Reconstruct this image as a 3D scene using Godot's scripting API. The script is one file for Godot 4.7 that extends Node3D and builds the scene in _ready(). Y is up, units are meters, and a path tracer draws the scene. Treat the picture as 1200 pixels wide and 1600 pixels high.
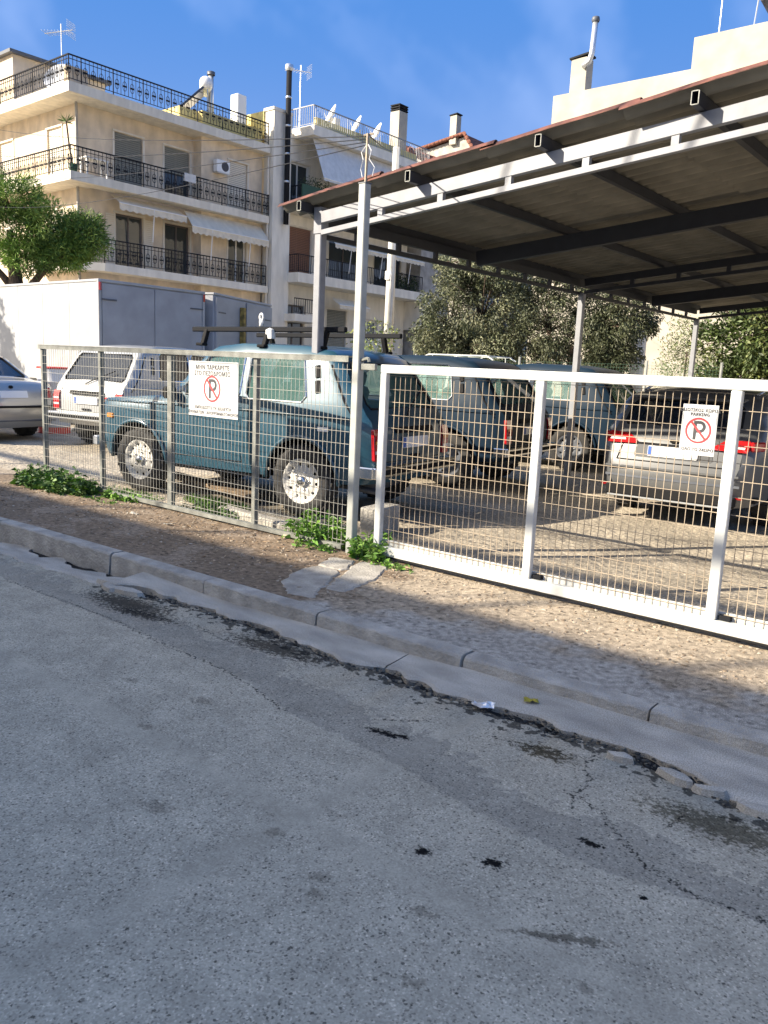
extends Node3D
# Street corner with a fenced car yard: axes x along the fence (to the right), -z into the yard, y up, metres.
var M := {}
var T := {}
var used := {}
var rng := RandomNumberGenerator.new()

# ---------------------------------------------------------------- mesh builder
class MB:
	var st := SurfaceTool.new()
	func _init(smooth := false):
		st.begin(Mesh.PRIMITIVE_TRIANGLES)
		st.set_smooth_group(0 if smooth else -1)
	func smooth(on := true):
		st.set_smooth_group(0 if on else -1)
		return self
	func tri(a: Vector3, b: Vector3, c: Vector3):
		st.add_vertex(a); st.add_vertex(b); st.add_vertex(c)
	func quad(a: Vector3, b: Vector3, c: Vector3, d: Vector3):
		tri(a, b, c); tri(a, c, d)
	func quad_uv(p: Array, uv: Array):
		for k in [0, 1, 2, 0, 2, 3]:
			st.set_uv(uv[k]); st.set_uv2(Vector2(p[k].x, p[k].z) * 0.25)
			st.add_vertex(p[k])
	func box(c: Vector3, s: Vector3, b := Basis(), ch := 0.0):
		# box with chamfered edges
		var h := s * 0.5
		var e := minf(ch, minf(h.x, minf(h.y, h.z)) * 0.9)
		if e <= 0.0:
			var v := []
			for i in 8:
				v.append(c + b * Vector3(h.x if i & 1 else -h.x, h.y if i & 2 else -h.y, h.z if i & 4 else -h.z))
			for f in [[0, 2, 3, 1], [4, 5, 7, 6], [0, 1, 5, 4], [2, 6, 7, 3], [0, 4, 6, 2], [1, 3, 7, 5]]:
				quad(v[f[0]], v[f[3]], v[f[2]], v[f[1]])
			return self
		var P := func(sx, sy, sz, ax):
			var q := Vector3(sx * h.x, sy * h.y, sz * h.z)
			if ax != 0: q.x -= sx * e
			if ax != 1: q.y -= sy * e
			if ax != 2: q.z -= sz * e
			return c + b * q
		for s1 in [-1, 1]:
			for f in [[0, 1, 2], [1, 2, 0], [2, 0, 1]]:
				var q := []
				for k in [[-1, -1], [1, -1], [1, 1], [-1, 1]]:
					var t := [0, 0, 0]
					t[f[0]] = s1; t[f[1]] = k[0]; t[f[2]] = k[1]
					q.append(P.call(t[0], t[1], t[2], f[0]))
				if s1 > 0: quad(q[0], q[3], q[2], q[1])
				else: quad(q[0], q[1], q[2], q[3])
		for f in [[0, 1, 2], [1, 2, 0], [2, 0, 1]]:
			for s1 in [-1, 1]:
				for s2 in [-1, 1]:
					var q := []
					for k in [[f[0], -1], [f[0], 1], [f[1], 1], [f[1], -1]]:
						var t := [0, 0, 0]
						t[f[0]] = s1; t[f[1]] = s2; t[f[2]] = k[1]
						q.append(P.call(t[0], t[1], t[2], k[0]))
					if s1 * s2 > 0: quad(q[0], q[1], q[2], q[3])
					else: quad(q[0], q[3], q[2], q[1])
		for sx in [-1, 1]:
			for sy in [-1, 1]:
				for sz in [-1, 1]:
					var a = P.call(sx, sy, sz, 0)
					var b2 = P.call(sx, sy, sz, 1)
					var c2 = P.call(sx, sy, sz, 2)
					if sx * sy * sz > 0: tri(a, c2, b2)
					else: tri(a, b2, c2)
		return self
	func bar(a: Vector3, b: Vector3, w: float, h: float, ch := 0.0, up := Vector3.UP):
		# beam from a to b: w across, h along up
		var d := (b - a)
		var z := d.normalized()
		var u := up if absf(z.dot(up)) < 0.98 else Vector3.RIGHT
		var x := u.cross(z).normalized()
		var y := z.cross(x)
		return box((a + b) * 0.5, Vector3(w, h, d.length()), Basis(x, y, z), ch)
	func tube(pts: Array, r, sides := 6, caps := true):
		var n := pts.size()
		var rings := []
		var u := Vector3.ZERO
		for i in n:
			var d: Vector3 = (pts[mini(i + 1, n - 1)] - pts[maxi(i - 1, 0)]).normalized()
			if u == Vector3.ZERO:
				u = (Vector3.UP if absf(d.y) < 0.9 else Vector3.RIGHT)
			u = (u - d * u.dot(d)).normalized()
			var v := d.cross(u)
			var rr: float = r[i] if r is Array else r
			var ring := []
			for k in sides:
				var a := TAU * k / sides
				ring.append(pts[i] + (u * cos(a) + v * sin(a)) * rr)
			rings.append(ring)
		for i in n - 1:
			for k in sides:
				var k2 := (k + 1) % sides
				quad(rings[i][k], rings[i + 1][k], rings[i + 1][k2], rings[i][k2])
		if caps:
			for k in range(1, sides - 1):
				tri(rings[0][0], rings[0][k], rings[0][k + 1])
				tri(rings[n - 1][0], rings[n - 1][k + 1], rings[n - 1][k])
		return self
	func lathe(prof: Array, sides: int, xf := Transform3D()):
		# prof: Vector2(radius, height) along local y
		for i in prof.size() - 1:
			for k in sides:
				var a := TAU * k / sides
				var b := TAU * (k + 1) / sides
				var p: Vector2 = prof[i]
				var q: Vector2 = prof[i + 1]
				var v := []
				for w in [[p, a], [p, b], [q, b], [q, a]]:
					v.append(xf * Vector3(w[0].x * cos(w[1]), w[0].y, w[0].x * sin(w[1])))
				if p.x > 1e-5: tri(v[0], v[1], v[2])
				if q.x > 1e-5: tri(v[0], v[2], v[3])
		return self
	func prism(poly: PackedVector2Array, depth: float, xf := Transform3D()):
		var n := poly.size()
		var idx := Geometry2D.triangulate_polygon(poly)
		for i in range(0, idx.size(), 3):
			var a := poly[idx[i]]
			var b := poly[idx[i + 1]]
			var c := poly[idx[i + 2]]
			tri(xf * Vector3(a.x, a.y, 0), xf * Vector3(b.x, b.y, 0), xf * Vector3(c.x, c.y, 0))
			tri(xf * Vector3(a.x, a.y, depth), xf * Vector3(c.x, c.y, depth), xf * Vector3(b.x, b.y, depth))
		for i in n:
			var a := poly[i]
			var b := poly[(i + 1) % n]
			quad(xf * Vector3(a.x, a.y, 0), xf * Vector3(a.x, a.y, depth), xf * Vector3(b.x, b.y, depth), xf * Vector3(b.x, b.y, 0))
		return self
	func panel(poly: PackedVector2Array, holes: Array, cell: Vector2, map: Callable, flip := false):
		# a curved sheet: the polygon, less the holes, cut into cells and carried into space by map
		var lo := poly[0]
		var hi := poly[0]
		for p in poly:
			lo = lo.min(p); hi = hi.max(p)
		var y := lo.y
		while y < hi.y - 1e-5:
			var x := lo.x
			while x < hi.x - 1e-5:
				var rect := PackedVector2Array([Vector2(x, y), Vector2(x + cell.x, y), Vector2(x + cell.x, y + cell.y), Vector2(x, y + cell.y)])
				var pieces: Array = Geometry2D.intersect_polygons(poly, rect)
				for h in holes:
					var next := []
					for p in pieces:
						next.append_array(Geometry2D.clip_polygons(p, h))
					pieces = next
				for p in pieces:
					if p.size() < 3 or Geometry2D.is_polygon_clockwise(p):
						continue
					var idx := Geometry2D.triangulate_polygon(p)
					for i in range(0, idx.size(), 3):
						var a: Vector3 = map.call(p[idx[i]])
						var b: Vector3 = map.call(p[idx[i + 1]])
						var c: Vector3 = map.call(p[idx[i + 2]])
						if flip: tri(a, c, b)
						else: tri(a, b, c)
				x += cell.x
			y += cell.y
		return self
	func mesh() -> ArrayMesh:
		st.generate_normals()
		return st.commit()

# ---------------------------------------------------------------- nodes
func numbered(n: String) -> String:
	if not used.has(n):
		used[n] = 0
		return n
	used[n] += 1
	return "%s_%03d" % [n, used[n]]
func meta(o, label := "", category := "", group := "", kind := ""):
	if label: o.set_meta("label", label)
	if category: o.set_meta("category", category)
	if group: o.set_meta("group", group)
	if kind: o.set_meta("kind", kind)
	return o
func thing(called: String, label: String, category: String, at := Vector3.ZERO, turn := 0.0, group := "") -> Node3D:
	var o := Node3D.new()
	o.name = numbered(called)
	add_child(o)
	o.position = at
	o.rotation.y = turn
	meta(o, label, category, group)
	return o
func part(called: String, mesh, m: Material, parent: Node3D) -> MeshInstance3D:
	var o := MeshInstance3D.new()
	o.name = called
	o.mesh = mesh.mesh() if mesh is MB else mesh
	o.material_override = m
	o.cast_shadow = GeometryInstance3D.SHADOW_CASTING_SETTING_ON
	parent.add_child(o, true)
	return o
func single(called: String, mesh, m: Material, label: String, category: String, at := Vector3.ZERO, turn := 0.0, group := "") -> MeshInstance3D:
	var o := part(numbered(called), mesh, m, self)
	o.position = at
	o.rotation.y = turn
	meta(o, label, category, group)
	return o
func structure(called: String, mesh, m: Material) -> MeshInstance3D:
	var o := part(numbered(called), mesh, m, self)
	o.set_meta("kind", "structure")
	return o
func V2(a: Array) -> PackedVector2Array:
	var o := PackedVector2Array()
	for i in range(0, a.size(), 2):
		o.append(Vector2(a[i], a[i + 1]))
	return o
func rounded(p: PackedVector2Array, r: float) -> PackedVector2Array:
	var a := Geometry2D.offset_polygon(p, -r, Geometry2D.JOIN_MITER)
	if a.is_empty(): return p
	var b := Geometry2D.offset_polygon(a[0], r, Geometry2D.JOIN_ROUND)
	if b.is_empty(): return p
	var o: PackedVector2Array = b[0]
	if Geometry2D.is_polygon_clockwise(o): o.reverse()
	return o
func grown(p: PackedVector2Array, r: float) -> PackedVector2Array:
	var a := Geometry2D.offset_polygon(p, r, Geometry2D.JOIN_ROUND)
	return a[0] if a.size() else p
func circle(c: Vector2, r: float, n := 16) -> PackedVector2Array:
	var o := PackedVector2Array()
	for i in n:
		o.append(c + Vector2(cos(TAU * i / n), sin(TAU * i / n)) * r)
	return o
func ring_strip(mb: MB, c: Vector2, r0: float, r1: float, n: int, map: Callable, a0 := 0.0, a1 := TAU):
	for i in n:
		var a := lerpf(a0, a1, float(i) / n)
		var b := lerpf(a0, a1, float(i + 1) / n)
		var da := Vector2(cos(a), sin(a))
		var db := Vector2(cos(b), sin(b))
		mb.quad(map.call(c + da * r0), map.call(c + da * r1), map.call(c + db * r1), map.call(c + db * r0))

# ---------------------------------------------------------------- materials
func noise(kind: int, freq: float, octaves := 4, s := 1) -> FastNoiseLite:
	var n := FastNoiseLite.new()
	n.seed = s
	n.noise_type = kind
	n.frequency = freq
	n.fractal_type = FastNoiseLite.FRACTAL_FBM if octaves > 1 else FastNoiseLite.FRACTAL_NONE
	n.fractal_octaves = octaves
	return n
func noise_tex(n: FastNoiseLite, lo: float, hi: float, size := 512, as_normal := false, bump := 4.0, mid := 0.5) -> NoiseTexture2D:
	var t := NoiseTexture2D.new()
	t.width = size
	t.height = size
	t.seamless = true
	t.noise = n
	if as_normal:
		t.as_normal_map = true
		t.bump_strength = bump
	else:
		var g := Gradient.new()
		g.offsets = PackedFloat32Array([0.0, mid, 1.0])
		g.colors = PackedColorArray([Color(lo, lo, lo), Color((lo + hi) * 0.5, (lo + hi) * 0.5, (lo + hi) * 0.5), Color(hi, hi, hi)])
		t.color_ramp = g
	return t
func mk(key: String, r: float, g: float, b: float, rough: float, o := {}) -> StandardMaterial3D:
	var m := StandardMaterial3D.new()
	m.resource_name = key
	m.albedo_color = Color(r, g, b).linear_to_srgb()
	m.roughness = rough
	m.metallic = o.get("metal", 0.0)
	m.metallic_specular = o.get("spec", 0.5)
	if o.has("tex"):
		m.albedo_texture = T[o.tex]
		m.uv1_triplanar = true
		m.uv1_world_triplanar = o.get("world", true)
		var s = o.get("scale", 1.0)
		m.uv1_scale = s if s is Vector3 else Vector3.ONE * s
		if o.has("nrm"):
			m.normal_enabled = true
			m.normal_texture = T[o.nrm]
			m.normal_scale = o.get("nstr", 0.5)
	if o.has("tex2"):
		m.detail_enabled = true
		m.detail_blend_mode = BaseMaterial3D.BLEND_MODE_MUL
		m.detail_albedo = T[o.tex2]
		m.detail_uv_layer = BaseMaterial3D.DETAIL_UV_2
		m.uv2_triplanar = true
		m.uv2_world_triplanar = o.get("world", true)
		var s2 = o.get("scale2", 3.0)
		m.uv2_scale = s2 if s2 is Vector3 else Vector3.ONE * s2
	if o.has("coat"):
		m.clearcoat_enabled = true
		m.clearcoat = o.coat
		m.clearcoat_roughness = o.get("coat_rough", 0.05)
	if o.has("alpha"):
		m.transparency = BaseMaterial3D.TRANSPARENCY_ALPHA
		m.albedo_color.a = o.alpha
	if o.has("back"):
		m.backlight_enabled = true
		m.backlight = o.back
	if o.get("vcol", false):
		m.vertex_color_use_as_albedo = true
	m.cull_mode = BaseMaterial3D.CULL_DISABLED if o.get("two", true) else BaseMaterial3D.CULL_BACK
	M[key] = m
	return m
func make_textures():
	T.blotch = noise_tex(noise(FastNoiseLite.TYPE_SIMPLEX_SMOOTH, 0.008, 5, 3), 0.72, 1.0)
	T.soft = noise_tex(noise(FastNoiseLite.TYPE_SIMPLEX_SMOOTH, 0.01, 5, 5), 0.88, 1.0)
	T.hard = noise_tex(noise(FastNoiseLite.TYPE_SIMPLEX_SMOOTH, 0.014, 5, 8), 0.42, 1.0)
	T.grain = noise_tex(noise(FastNoiseLite.TYPE_SIMPLEX, 0.09, 3, 11), 0.66, 1.0)
	T.speck = noise_tex(noise(FastNoiseLite.TYPE_CELLULAR, 0.06, 2, 13), 0.55, 1.0)
	T.nfine = noise_tex(noise(FastNoiseLite.TYPE_SIMPLEX, 0.06, 4, 17), 0, 1, 512, true, 5.0)
	T.nsoft = noise_tex(noise(FastNoiseLite.TYPE_SIMPLEX_SMOOTH, 0.012, 4, 19), 0, 1, 512, true, 8.0)
func make_materials():
	make_textures()
	# setting
	mk("yard dirt", 0.88, 0.76, 0.58, 0.95, {"tex": "blotch", "scale": 0.22, "tex2": "speck", "scale2": 1.3, "nrm": "nfine", "nstr": 0.4})
	mk("far ground", 0.26, 0.22, 0.16, 0.95, {"tex": "blotch", "scale": 0.05})
	mk("kerb concrete", 0.76, 0.71, 0.62, 0.9, {"tex": "blotch", "scale": 0.9, "tex2": "grain", "scale2": 3.0, "nrm": "nfine", "nstr": 0.5})
	mk("gutter concrete", 0.86, 0.78, 0.65, 0.88, {"tex": "blotch", "scale": Vector3(0.4, 1.0, 1.1), "tex2": "grain", "scale2": 2.2, "nrm": "nsoft", "nstr": 0.25})
	mk("slab concrete", 0.72, 0.67, 0.58, 0.9, {"tex": "blotch", "scale": 1.1, "tex2": "grain", "scale2": 3.0, "nrm": "nfine", "nstr": 0.4})
	mk("crack dirt", 0.028, 0.025, 0.021, 1.0, {"tex": "hard", "scale": 2.2, "nrm": "nfine", "nstr": 1.0})
	mk("pebble", 1, 1, 1, 0.9, {"vcol": true})
	# metal
	mk("white paint", 0.64, 0.65, 0.62, 0.5, {"tex": "soft", "scale": 0.8})
	mk("galvanised", 0.42, 0.43, 0.39, 0.5, {"tex": "blotch", "scale": 1.4, "tex2": "grain", "scale2": 2.0, "metal": 0.15})
	mk("post paint", 0.42, 0.43, 0.395, 0.5, {"tex": "soft", "scale": 1.2})
	mk("wire", 0.42, 0.41, 0.37, 0.5, {"metal": 0.3, "tex": "soft", "scale": 3.0})
	mk("rusty wire", 0.50, 0.41, 0.30, 0.7, {"tex": "blotch", "scale": 0.9, "metal": 0.1})
	mk("frame grey", 0.27, 0.28, 0.305, 0.45, {"tex": "soft", "scale": 1.0})
	mk("steel dark", 0.10, 0.11, 0.13, 0.5, {"tex": "soft", "scale": 1.0})
	mk("beam dark", 0.03, 0.032, 0.04, 0.6, {"tex": "soft", "scale": 1.0})  # dark primer with the backlit shade under the roof put into it
	mk("black metal", 0.014, 0.015, 0.018, 0.7, {"spec": 0.25})
	mk("railing iron", 0.02, 0.021, 0.025, 0.75, {"spec": 0.25})
	mk("chrome", 0.75, 0.75, 0.74, 0.18, {"metal": 1.0})
	mk("zinc pipe", 0.6, 0.62, 0.64, 0.35, {"metal": 0.7})
	mk("sheet top", 0.27, 0.105, 0.075, 0.8, {"tex": "hard", "scale": 0.8})
	mk("sheet under", 0.31, 0.29, 0.235, 0.9, {"tex": "blotch", "scale": 0.5})
	# buildings
	mk("peach render", 0.90, 0.75, 0.555, 0.92, {"tex": "soft", "scale": Vector3(0.35, 0.12, 0.35), "tex2": "soft", "scale2": 0.25})
	mk("cream slab", 0.82, 0.755, 0.63, 0.9, {"tex": "soft", "scale": Vector3(0.5, 0.14, 0.5)})
	mk("white render", 0.86, 0.81, 0.70, 0.92, {"tex": "soft", "scale": Vector3(0.4, 0.12, 0.4)})
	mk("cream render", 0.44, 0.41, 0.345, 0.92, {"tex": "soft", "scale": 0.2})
	mk("yellow render", 0.74, 0.63, 0.27, 0.92, {"tex": "soft", "scale": 0.4})
	mk("grey render", 0.5, 0.47, 0.42, 0.92, {"tex": "blotch", "scale": 0.3})
	mk("shutter", 0.24, 0.24, 0.20, 0.7)
	mk("shutter pale", 0.72, 0.66, 0.54, 0.7)
	mk("brown blind", 0.24, 0.12, 0.075, 0.7)
	mk("window frame", 0.10, 0.085, 0.08, 0.5)
	mk("window frame white", 0.75, 0.74, 0.7, 0.5)
	mk("window glass", 0.035, 0.045, 0.05, 0.04, {"spec": 0.6})
	mk("awning cloth", 0.84, 0.77, 0.62, 0.85, {"tex": "soft", "scale": 0.6, "back": Color(0.5, 0.45, 0.35)})
	mk("white cloth", 0.74, 0.74, 0.72, 0.85, {"tex": "soft", "scale": 0.6, "back": Color(0.4, 0.4, 0.4)})
	mk("roof tile", 0.38, 0.14, 0.085, 0.85, {"tex": "hard", "scale": 0.9})
	mk("white plastic", 0.78, 0.78, 0.76, 0.4)
	mk("grille dark", 0.05, 0.05, 0.055, 0.6)
	mk("solar glass", 0.03, 0.035, 0.05, 0.1, {"spec": 0.6})
	mk("green plastic", 0.02, 0.07, 0.04, 0.6)
	mk("pole concrete", 0.62, 0.6, 0.54, 0.9, {"tex": "soft", "scale": 0.6})
	mk("cable black", 0.015, 0.015, 0.016, 0.6)
	# vehicles
	mk("paint white", 0.37, 0.378, 0.375, 0.32, {"coat": 0.8})
	mk("paint blue", 0.017, 0.068, 0.105, 0.4, {"metal": 0.1, "coat": 0.6, "coat_rough": 0.12})
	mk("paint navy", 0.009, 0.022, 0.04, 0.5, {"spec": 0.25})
	mk("paint green", 0.06, 0.13, 0.07, 0.35, {"coat": 0.7})
	mk("paint silver", 0.115, 0.118, 0.12, 0.42, {"metal": 0.2, "coat": 0.4})
	mk("paint champagne", 0.40, 0.39, 0.37, 0.33, {"metal": 0.5, "coat": 0.9})
	mk("car glass", 0.15, 0.30, 0.27, 0.03, {"alpha": 0.36})  # pale teal paints in the reflections and bright background of the panes
	mk("tinted glass", 0.012, 0.02, 0.035, 0.03, {"alpha": 0.80})
	mk("rubber", 0.03, 0.029, 0.028, 0.85, {"tex": "soft", "scale": 3.0, "world": false})
	mk("wheel white", 0.62, 0.60, 0.55, 0.5, {"tex": "soft", "scale": 4.0, "world": false})
	mk("black plastic", 0.014, 0.014, 0.015, 0.75, {"spec": 0.25})
	mk("lamp red", 0.42, 0.012, 0.015, 0.15, {"coat": 1.0})
	mk("lamp amber", 0.75, 0.26, 0.02, 0.15, {"coat": 1.0})
	mk("lamp clear", 0.7, 0.68, 0.66, 0.12, {"coat": 1.0})
	mk("plate white", 0.78, 0.78, 0.77, 0.5)
	mk("plate blue", 0.02, 0.09, 0.38, 0.5)
	mk("truck white", 0.385, 0.395, 0.405, 0.45, {"tex": "soft", "scale": 0.3})
	mk("truck grey", 0.36, 0.37, 0.395, 0.5, {"tex": "soft", "scale": 0.3})
	mk("interior", 0.04, 0.04, 0.042, 0.9)
	# small things
	mk("sign white", 0.62, 0.62, 0.6, 0.45)
	mk("print black", 0.045, 0.045, 0.05, 0.6)
	mk("print red", 0.60, 0.045, 0.05, 0.5)
	mk("drum red", 0.58, 0.035, 0.025, 0.45)
	mk("drum white", 0.75, 0.73, 0.7, 0.45)
	mk("drum grey", 0.42, 0.44, 0.46, 0.5)
	mk("bare wood", 0.42, 0.30, 0.19, 0.9, {"tex": "hard", "scale": Vector3(0.6, 6.0, 6.0)})
	mk("yellow post", 0.55, 0.38, 0.09, 0.7, {"tex": "hard", "scale": 1.0})
	mk("foil", 0.7, 0.72, 0.75, 0.3, {"metal": 0.6})
	mk("dry leaf", 0.33, 0.27, 0.03, 0.8)
	mk("terracotta", 0.4, 0.15, 0.08, 0.9)
	# plants
	mk("pine needles", 1, 1, 1, 0.75, {"vcol": true, "back": Color(0.32, 0.4, 0.12)})
	mk("olive leaves", 1, 1, 1, 0.6, {"vcol": true, "back": Color(0.26, 0.3, 0.15)})
	mk("weed leaves", 1, 1, 1, 0.6, {"vcol": true, "back": Color(0.4, 0.5, 0.12)})
	mk("bark", 0.17, 0.12, 0.085, 0.95, {"tex": "hard", "scale": Vector3(3, 0.8, 3), "nrm": "nfine", "nstr": 1.0})
	mk("stem green", 0.12, 0.2, 0.05, 0.8)
# ---------------------------------------------------------------- ground
const KERB_END := 9.0
func kerb_z(x: float) -> float:      # back edge of the kerb
	return -3.72 - (x + 1.0) * 0.065
func kerb_h(x: float) -> float:
	return 0.088 + clampf((-x - 1.5) / 5.0, 0.0, 1.0) * 0.062
func curve(x: float, pts: Array) -> float:
	if x <= pts[0].x: return pts[0].y
	for i in pts.size() - 1:
		if x <= pts[i + 1].x:
			return lerpf(pts[i].y, pts[i + 1].y, (x - pts[i].x) / (pts[i + 1].x - pts[i].x))
	return pts[-1].y
var edge_pts := [Vector2(-40, -2.6), Vector2(-8, -2.86), Vector2(-6.4, -2.95), Vector2(-5.3, -3.03), Vector2(-4.75, -3.07), Vector2(-4.2, -3.19), Vector2(-3.0, -3.17), Vector2(-2.1, -3.17), Vector2(-1.3, -3.23), Vector2(-0.6, -3.15), Vector2(12, -3.1)]
var nz := FastNoiseLite.new()
func road_edge(x: float) -> float:
	return curve(x, edge_pts) + nz.get_noise_2d(x * 260.0, 10.0) * 0.045 + nz.get_noise_2d(x * 900.0, 70.0) * 0.02
func gutter_edge(x: float) -> float:
	var gap := 0.03 + 0.068 * clampf(nz.get_noise_2d(x * 130.0, 300.0) * 1.6 + 0.6, 0.0, 1.3)
	if x < -4.9: gap = 0.012
	return road_edge(x) - gap + nz.get_noise_2d(x * 500.0, 500.0) * 0.012
func srgb(v: float) -> float:
	return pow(v, 1.0 / 2.2)
func seg_dist(p: Vector2, line: Array) -> float:
	var d := 1e9
	for i in line.size() - 1:
		d = minf(d, p.distance_to(Geometry2D.get_closest_point_to_segment(p, line[i], line[i + 1])))
	return d
func asphalt_material() -> StandardMaterial3D:
	# fine: bleached stones, dark pits; coarse: repairs, tar, cracks, stains as they lie in the street
	var size := 2048
	var c1 := noise(FastNoiseLite.TYPE_CELLULAR, 0.36, 1, 21)
	c1.cellular_return_type = FastNoiseLite.RETURN_CELL_VALUE
	var c2 := noise(FastNoiseLite.TYPE_CELLULAR, 0.27, 1, 22)
	c2.cellular_return_type = FastNoiseLite.RETURN_CELL_VALUE
	var a := c1.get_seamless_image(size, size, false, false, 0.05, true).get_data()
	var b := c2.get_seamless_image(size, size, false, false, 0.05, true).get_data()
	var f := noise(FastNoiseLite.TYPE_SIMPLEX, 0.006, 3, 23).get_seamless_image(size, size).get_data()
	var out := PackedByteArray()
	out.resize(size * size)
	var high := PackedByteArray()
	high.resize(size * size)
	for i in size * size:
		var s := a[i]
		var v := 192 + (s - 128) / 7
		var h := 120 + (s - 128) / 3
		if s > 243:
			v += 18
		elif s < 22:
			v -= 30
		var g := b[i]
		if g > 254 - f[i] / 40:
			v = v * 3 / 5
			h = 30
		elif g < 7:
			v += 20
		v += (f[i] - 128) / 12
		out[i] = clampi(v, 8, 255)
		high[i] = h
	var grain := Image.create_from_data(size, size, false, Image.FORMAT_L8, out)
	var relief := Image.create_from_data(size, size, false, Image.FORMAT_L8, high)
	# coarse map, x -9..1.5, z -3.5..0.7
	var w := 2048
	var hgt := 1024
	var X0 := -9.0
	var XW := 10.5
	var Z0 := -3.5
	var ZW := 4.2
	var big := noise(FastNoiseLite.TYPE_SIMPLEX_SMOOTH, 0.012, 5, 31).get_image(w, hgt).get_data()
	var mid := noise(FastNoiseLite.TYPE_SIMPLEX_SMOOTH, 0.05, 4, 32).get_image(w, hgt).get_data()
	var low_edge := [Vector2(-9.0, -2.62), Vector2(-5.0, -2.64), Vector2(-3.95, -2.66), Vector2(-3.0, -2.62), Vector2(-2.55, -2.5), Vector2(-1.9, -2.47), Vector2(-1.45, -2.38), Vector2(-1.0, -2.37), Vector2(-0.5, -2.47), Vector2(1.5, -2.55)]
	var edge := PackedFloat32Array()
	for i in w:
		edge.append(curve(X0 + XW * i / w, low_edge))
	var broken := PackedFloat32Array()
	for i in w:
		broken.append(road_edge(X0 + XW * i / w))
	var px := PackedByteArray()
	px.resize(w * hgt * 3)
	for j in hgt:
		var z := Z0 + ZW * j / hgt
		for i in w:
			var k := j * w + i
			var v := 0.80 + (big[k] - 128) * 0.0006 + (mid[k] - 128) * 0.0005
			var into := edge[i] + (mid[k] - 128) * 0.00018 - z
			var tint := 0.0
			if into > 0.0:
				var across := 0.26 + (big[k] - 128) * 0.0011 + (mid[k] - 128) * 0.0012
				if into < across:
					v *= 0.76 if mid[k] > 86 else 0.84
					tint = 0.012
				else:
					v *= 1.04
			# soil and tar caught along the broken edge
			var off := z - broken[i]
			if off < 0.025 + (mid[k] - 116) * 0.0014 and i > 760:
				v *= 0.22
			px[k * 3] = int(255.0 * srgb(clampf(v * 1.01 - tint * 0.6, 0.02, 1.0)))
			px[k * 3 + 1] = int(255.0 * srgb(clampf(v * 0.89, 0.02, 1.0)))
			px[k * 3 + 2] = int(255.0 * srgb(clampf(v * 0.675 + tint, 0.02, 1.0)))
	var macro := Image.create_from_data(w, hgt, false, Image.FORMAT_RGB8, px)
	var put := func(c: Vector2, rx: float, rz: float, dark: float, rough: float, turn := 0.0, col := Color(0.55, 0.52, 0.48)):
		var i0 := int((c.x - rx * 1.6 - X0) / XW * w)
		var i1 := int((c.x + rx * 1.6 - X0) / XW * w)
		var j0 := int((c.y - rx * 1.6 - Z0) / ZW * hgt)
		var j1 := int((c.y + rx * 1.6 - Z0) / ZW * hgt)
		for j in range(maxi(0, j0), mini(hgt, j1)):
			for i in range(maxi(0, i0), mini(w, i1)):
				var p := (Vector2(X0 + XW * i / w, Z0 + ZW * j / hgt) - c).rotated(turn)
				var d := Vector2(p.x / rx, p.y / rz).length() + (nz.get_noise_2d(i * 14.0 + c.x * 999.0, j * 14.0) + nz.get_noise_2d(i * 60.0, j * 60.0 + 400.0) * 0.8) * rough
				if d < 1.0:
					var q := macro.get_pixel(i, j)
					macro.set_pixel(i, j, q.lerp(q * col * 0.55, clampf((1.0 - d) * 2.5, 0.0, 1.0) * dark))
	# tar blots and oil
	for s in [[-1.227, -2.156, 0.035, 0.03], [-1.437, -2.046, 0.026, 0.022], [-1.03, -2.49, 0.035, 0.018], [-1.07, -2.5, 0.018, 0.012], [-2.108, -2.649, 0.09, 0.022], [-2.03, -2.68, 0.035, 0.015], [-0.78, -2.33, 0.016, 0.012]]:
		put.call(Vector2(s[0], s[1]), s[2], s[3], 1.0, 0.9, 0.2, Color(0.16, 0.16, 0.17))
	for s in [[-1.879, -1.78, 0.03, 0.02], [-1.591, -1.707, 0.03, 0.025], [-1.55, -1.64, 0.025, 0.015], [-2.9, -1.95, 0.03, 0.02], [-2.95, -2.3, 0.05, 0.03], [-1.1, -1.55, 0.03, 0.02], [-3.4, -2.2, 0.04, 0.02], [-1.25, -1.8, 0.04, 0.02], [-0.75, -1.85, 0.03, 0.02], [-2.3, -1.6, 0.05, 0.03]]:
		put.call(Vector2(s[0], s[1]), s[2] * 1.2, s[3] * 1.2, 0.28, 1.0, 0.3)
	put.call(Vector2(-0.881, -1.988), 0.16, 0.022, 0.5, 0.8, 0.55)
	put.call(Vector2(-4.55, -2.93), 0.42, 0.12, 0.75, 0.7, 0.1, Color(0.45, 0.42, 0.38))
	put.call(Vector2(-4.3, -2.86), 0.3, 0.06, 0.8, 0.9, 0.2, Color(0.4, 0.38, 0.35))
	put.call(Vector2(-3.25, -3.05), 0.36, 0.10, 0.7, 0.8, 0.1, Color(0.45, 0.42, 0.38))
	put.call(Vector2(-0.72, -2.93), 0.3, 0.10, 0.6, 0.8, 0.1, Color(0.5, 0.48, 0.38))
	put.call(Vector2(-1.5, -3.0), 0.12, 0.06, 0.8, 1.0, 0.1, Color(0.6, 0.55, 0.42))
	put.call(Vector2(-6.3, -3.1), 0.7, 0.09, 0.7, 1.0, 0.05, Color(0.4, 0.38, 0.36))
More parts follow.
